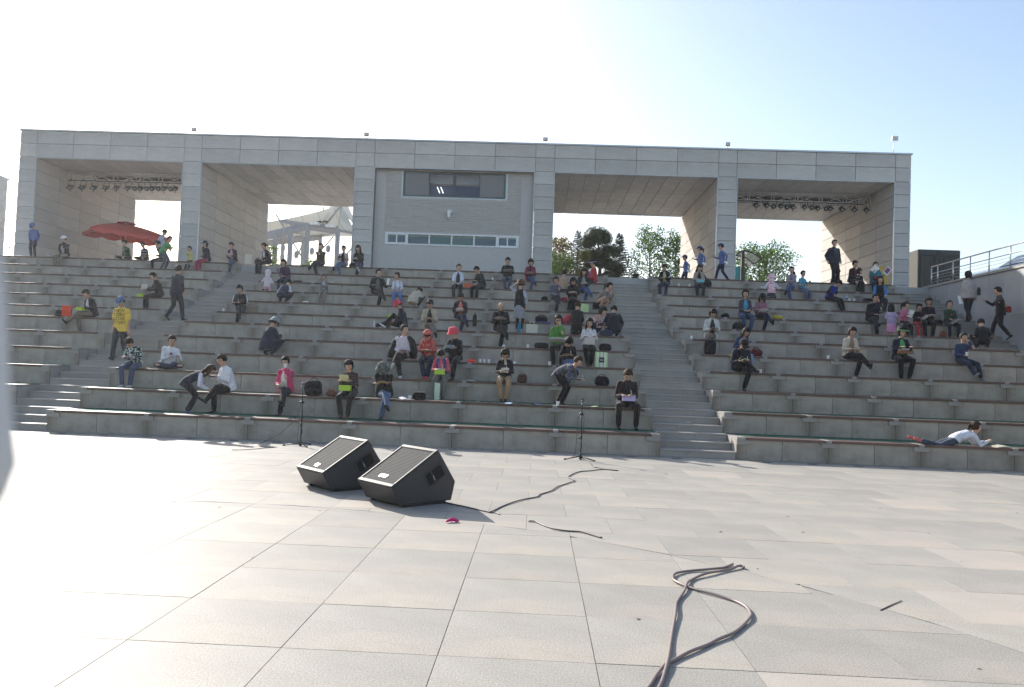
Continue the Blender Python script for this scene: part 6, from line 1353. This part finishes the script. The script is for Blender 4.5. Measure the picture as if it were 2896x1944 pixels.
bag('dark bag left of the woman with bright blue sleeves', on(12.15, 10, .2), (.36, .2, .14), 0, '17181e', handle=False)
# ---- right block, middle rows
q = person('woman with curly hair in turquoise shirt and open plaid shirt, eighth row', 6.99, 8, 'sit', 1.08, 0, top='4c4c5c', tpat=('plaid', '2c2c3c', 1.2), inner='1c98b4', leg='28406c', arms=((-.06, -.33, .12), (.06, -.34, .12)), hp=.05, lean=.1, hair='curly', shoe='8c2028', coat=True)
q = person('person in pink plaid shirt and dark cap writing, eighth row', 7.52, 8, 'sit', 1.02, 0, top='a87484', tpat=('plaid', '5c3c4c', 1.2), leg='18203a', cross=1, arms='write', hp=.6, lean=.25, hat='cap', hatc='1a1c24', hair='long', socks='b0b0b0'); paper('white sheet on the lap of the person in the pink plaid shirt', bone(q)+V((0, -.05, -.05)), .30, .2, .4, -.4)
bag('bright yellow and black bag lying on the eighth row right of the pink plaid shirt', on(8.10, 8, .1), (.36, .2, .13), 0, 'b8a010', handle=False); bag('black bag on the eighth row left of the curly-haired woman in turquoise', on(6.42, 8, .5, .0), (.3, .18, .16), 0, '141418'); bag('slouchy black bag on the seventh row left of the red shoes', on(6.52, 7, .3), (.4, .22, .24), 0, '101215', slump=.45)
q = person('woman in white hooded jacket and brown trousers writing with crossed legs, sixth row', 5.10, 6, 'sit', 1.05, 0, top='bcc0bc', inner='2c2a2e', leg='6a5444', cross=-1, arms='write', hp=.5, lean=.22, hair='curly', coat=True, glasses='clear'); paper('tan notepad of the woman in the white hooded jacket', bone(q), .24, .14, .2, -.3, '8c7860', 'notepad', .012, 'notepad')
bag('black backpack on the fifth row below the white hooded jacket', on(4.82, 5, .2), (.34, .24, .42), 0, '101116', 'backpack')
q = person('woman in denim jacket bowed over, fifth row behind the man in the black cap', 5.62, 5, 'sit', 1.0, 20, top='2c4468', leg='6c84a8', arms='write', hp=.5, lean=.5, hair='long', dy=.2); bag('dark red bag beside the woman in the denim jacket', on(6.12, 5, .2), (.34, .2, .2), 0, '581420', slump=.4); paper('yellow cushion under the woman in the denim jacket', on(5.45, 5, .1, .02), .3, .3, 0, 0, 'c8b030', 'cushion', .04, 'cushion')
q = person('man in black cap and navy jacket writing, one ankle on his knee, fourth row', 5.34, 4, 'sit', 1.08, 5, top='151829', leg='121216', arms='write', hp=.6, lean=.3, hat='cap', hatc='121214', female=False, coat=True, inner='141416', cross=0, ank=((.26, -.42, .06), (.02, -.36, -.39)), shoe='17181c'); pen(q, 'pen of the man in the black cap'); paper('white notepad on the knee of the man in the black cap', bone(q), .2, .15, .3, -.4, 'c8c4a0', 'notepad', .012, 'notepad')
cup('paper cup right of the man in the black cap, fourth row', on(5.86, 4, .05)); paper('white tissue left of the man in the black cap', on(4.95, 4, .05, .015), .12, .08, 0, 0, 'c4c8d0', 'tissue', cat='tissue')
q = person('man in black jacket and glasses resting his cheek on his hand, eighth row', 11.30, 8, 'sit', 1.12, 5, top='14161e', inner='1c2440', leg='12141c', cross=-1, arms='chinR', hp=.05, lean=.3, female=False, coat=True, glasses='clear')
person('little girl with long black hair, purple striped shirt and pink skirt, back turned', 11.55, 7, 'stand', .78, 160, top='c0b4c8', tpat=('stripes', '6c3c7c', 1.3), leg='c47ca8', skirt=True, hair='long', arms=((-.28, -.1, .1), (.1, -.2, .1)), hp=.0, dy=.5, dz=-.25)
q = person('little girl with ponytail in pink sweater holding a white sheet, eighth row', 12.34, 8, 'sit', .80, 15, top='c85c84', leg='24242c', arms='read', hp=.1, hy=30, lean=.15, hair='pony', shoe='3c3c44'); paper('white sheet held by the little girl in the pink sweater', bone(q)+V((.0, 0, .02)), .18, .26, .1, -1.1, ty=.2)
q = person('little girl in black top and red trousers with hair tie, eighth row', 12.80, 8, 'sit', .76, 0, top='1a1418', leg='c02820', arms='write', hp=.35, lean=.2, hair='pony', shoe='17171b'); paper('white sheet on the knees of the little girl in red trousers', bone(q)+V((.08, -.05, -.03)), .2, .2, .5, -.5)
q = person('woman in dark purple sweater writing beside the two little girls, eighth row', 13.16, 8, 'sit', 1.04, -20, top='221824', leg='16161b', arms='write', hp=.3, lean=.25, hair='bob', coat=False, glasses='clear'); paper('white sheet on the lap of the woman in dark purple', bone(q)+V((.08, 0, -.03)), .3, .16, .1, -.3)
bag('dark bag right of the woman in dark purple', on(13.55, 8, .3), (.34, .2, .18), 0, '17171c', handle=False)
q = person('boy in green sweater with a big white sheet on his knees, eighth row', 13.86, 8, 'sit', .92, 0, top='18402a', leg='181e30', arms='knees', hp=-.05, lean=.05, female=False, ank=((-.14, -.36, -.40), (.14, -.36, -.40))); paper('large white sheet tipped over the knees of the boy in green', q['P']+V((0, -.40, .02)), .30, .30, .78, -.55)
m = MB(); m.ell(q['Ch']+q['n']*.12+V((0, 0, -.06)), .05, .012, .028); o = m.build('sweater_print', simple('red_print', (.5, .04, .05), .7), q['T']); o.matrix_parent_inverse = q['M'].inverted()
q = person('woman in light grey jacket with shoulder bag climbing the right stairway', 14.62, 8, 'walk', 1.05, 175, top='a89c98', leg='17171c', arms='down', hp=.1, lean=.1, hair='bob', coat=True, dy=.35, dz=.16, shoe='3c2a24'); paper('white sheet carried by the woman in the light grey jacket', q['hR']+V((-.02, 0, -.08)), .22, .3, .3, 1.3); bag('dark shoulder bag of the woman in the light grey jacket', q['hL']+V((.12, 0, .1)), (.24, .1, .24), 1.2, '22262c')
q = person('woman in black jacket reaching left while climbing the right stairway', 14.95, 7, 'walk', 1.02, -120, top='15151a', leg='17171c', arms=((-.1, -.42, .36), (.2, .1, .2)), hp=.1, lean=.1, hair='short', coat=True, dy=.3, dz=.0); bag('small orange-red bag on the hip of the woman climbing beside the wall', q['P']+V((.22, -.02, -.02)), (.2, .12, .2), 0, '9c2c1c', handle=False)
q = person('woman in black crouching with back turned at the foot of the upper right stairway', 13.15, 6, 'squat', 1.0, 165, top='121216', leg='111114', arms=((-.3, -.2, .2), (.3, -.25, .2)), lean=.45, hp=.4, dy=.35, hair='short', shoe='a07c70'); bag('salmon orange handbag on the seventh row beside the crouching woman', on(13.02, 7, .1), (.24, .12, .17), 0, '7c4436')
# ---- right block, fifth row and the lying girl
q = person('woman in cream cardigan and black trousers with crossed legs, fifth row', 8.68, 5, 'sit', 1.05, 5, top='bcb09c', leg='111114', cross=1, arms='write', hp=.4, lean=.15, hair='bob', inner='8a6c50', shoe='22242c', socks='b8b8b8'); tote('cream tote bag right of the woman in the cream cardigan', on(9.05, 5, .2), (.2, .12, .30), .1, 'a89c88'); cup('paper cup left of the woman in the cream cardigan', on(8.08, 5, .1))
q = person('woman in black and green visor, green top and navy jacket with basket, fifth row', 10.07, 5, 'sit', 1.08, 0, top='141a30', inner='3c9c50', leg='121317', arms='read', hp=.05, hy=20, lean=.1, hat='visor', hatc='1c8c40', hair='curly', coat=True, ank=((-.10, -.34, -.40), (.12, -.36, -.40)))
T = thing('basket', 'brown wicker basket with papers on the lap of the woman in the green visor', 'basket', tuple(q['P']+V((0, -.34, .10)))); m = MB(); m.bbox(-.19, .19, -.09, .09, 0, .07, .01); m.build('basket_body', simple('wicker', (.22, .10, .05), .8, var=.4, scale=60), T); m = MB(); m.tube([(-.19, -.09, .07), (.19, -.09, .07), (.19, .09, .07), (-.19, .09, .07), (-.19, -.09, .07)], .009, 5); m.build('basket_rim', simple('wicker', (.22, .10, .05), .8), T)
paper('white papers sticking out of the wicker basket', q['P']+V((-.05, -.33, .20)), .28, .14, -.1, -.5)
q = person('boy in blue sweatshirt and jeans eating with one leg forward, fifth row', 11.76, 5, 'sit', .95, 5, top='28385c', leg='202a40', arms='chinR', hp=.05, hy=10, lean=.12, female=False, shoe='8a8c90', ank=((.0, -.62, -.30), (.30, -.42, -.38))); cup('small paper cup in the hand of the boy in the blue sweatshirt', q['hL']+V((.02, -.05, .0)), 'paper cups held in hands')
q = person('girl with ponytail in white shirt and jeans lying on her stomach, lowest bench', 9.05, 1, 'lie', .92, 90, top='c8ccd8', leg='3c4658', hair='pony', hairm_=M_HAIRB, shoe='c46054', arms=((-.12, -.72, .02), (.12, -.80, -.02)), hp=.0, dy=.18, female=True, lean=1.3)
paper('open notebook in front of the lying girl on the lowest bench', on(10.02, 1, .12, .03), .36, .22, .2, .1, 'b4b09c', 'notebook', .02, 'notebook')
person('dark-haired person seen through the guard rail above the retaining wall', 16.25, 12, 'sit', 1.0, -60, top='121318', leg=DK, arms='lap', dy=-.6, dz=-.52, gran='people beyond the guard rail')
m = MB(); m.ell((0, 0, .012), .09, .035, .01); tag(m.build('paper_plate', M_WHITE, None, (3.62, D(2)+.45, 2*RISE-.30)), 'small white disc lying on the central stairway near the bottom', 'litter')
# ------------------------------------------------------------------ bake bodies and join the hands to them
bpy.context.view_layer.update(); _dg = bpy.context.evaluated_depsgraph_get(); _baked = []
for body, f in POST: _baked.append(bpy.data.meshes.new_from_object(body.evaluated_get(_dg)))
for (body, f), me in zip(POST, _baked):
    body.modifiers.clear(); bm = bmesh.new(); bm.from_mesh(me)
    for fc in bm.faces: fc.smooth = True
    vs = [bm.verts.new(v) for v in f.v]
    for fc in f.f: n_ = bm.faces.new([vs[i] for i in fc]); n_.smooth = True
    bm.to_mesh(me); bm.free(); me.materials.clear(); me.materials.append(M_SKIN); body.data = me
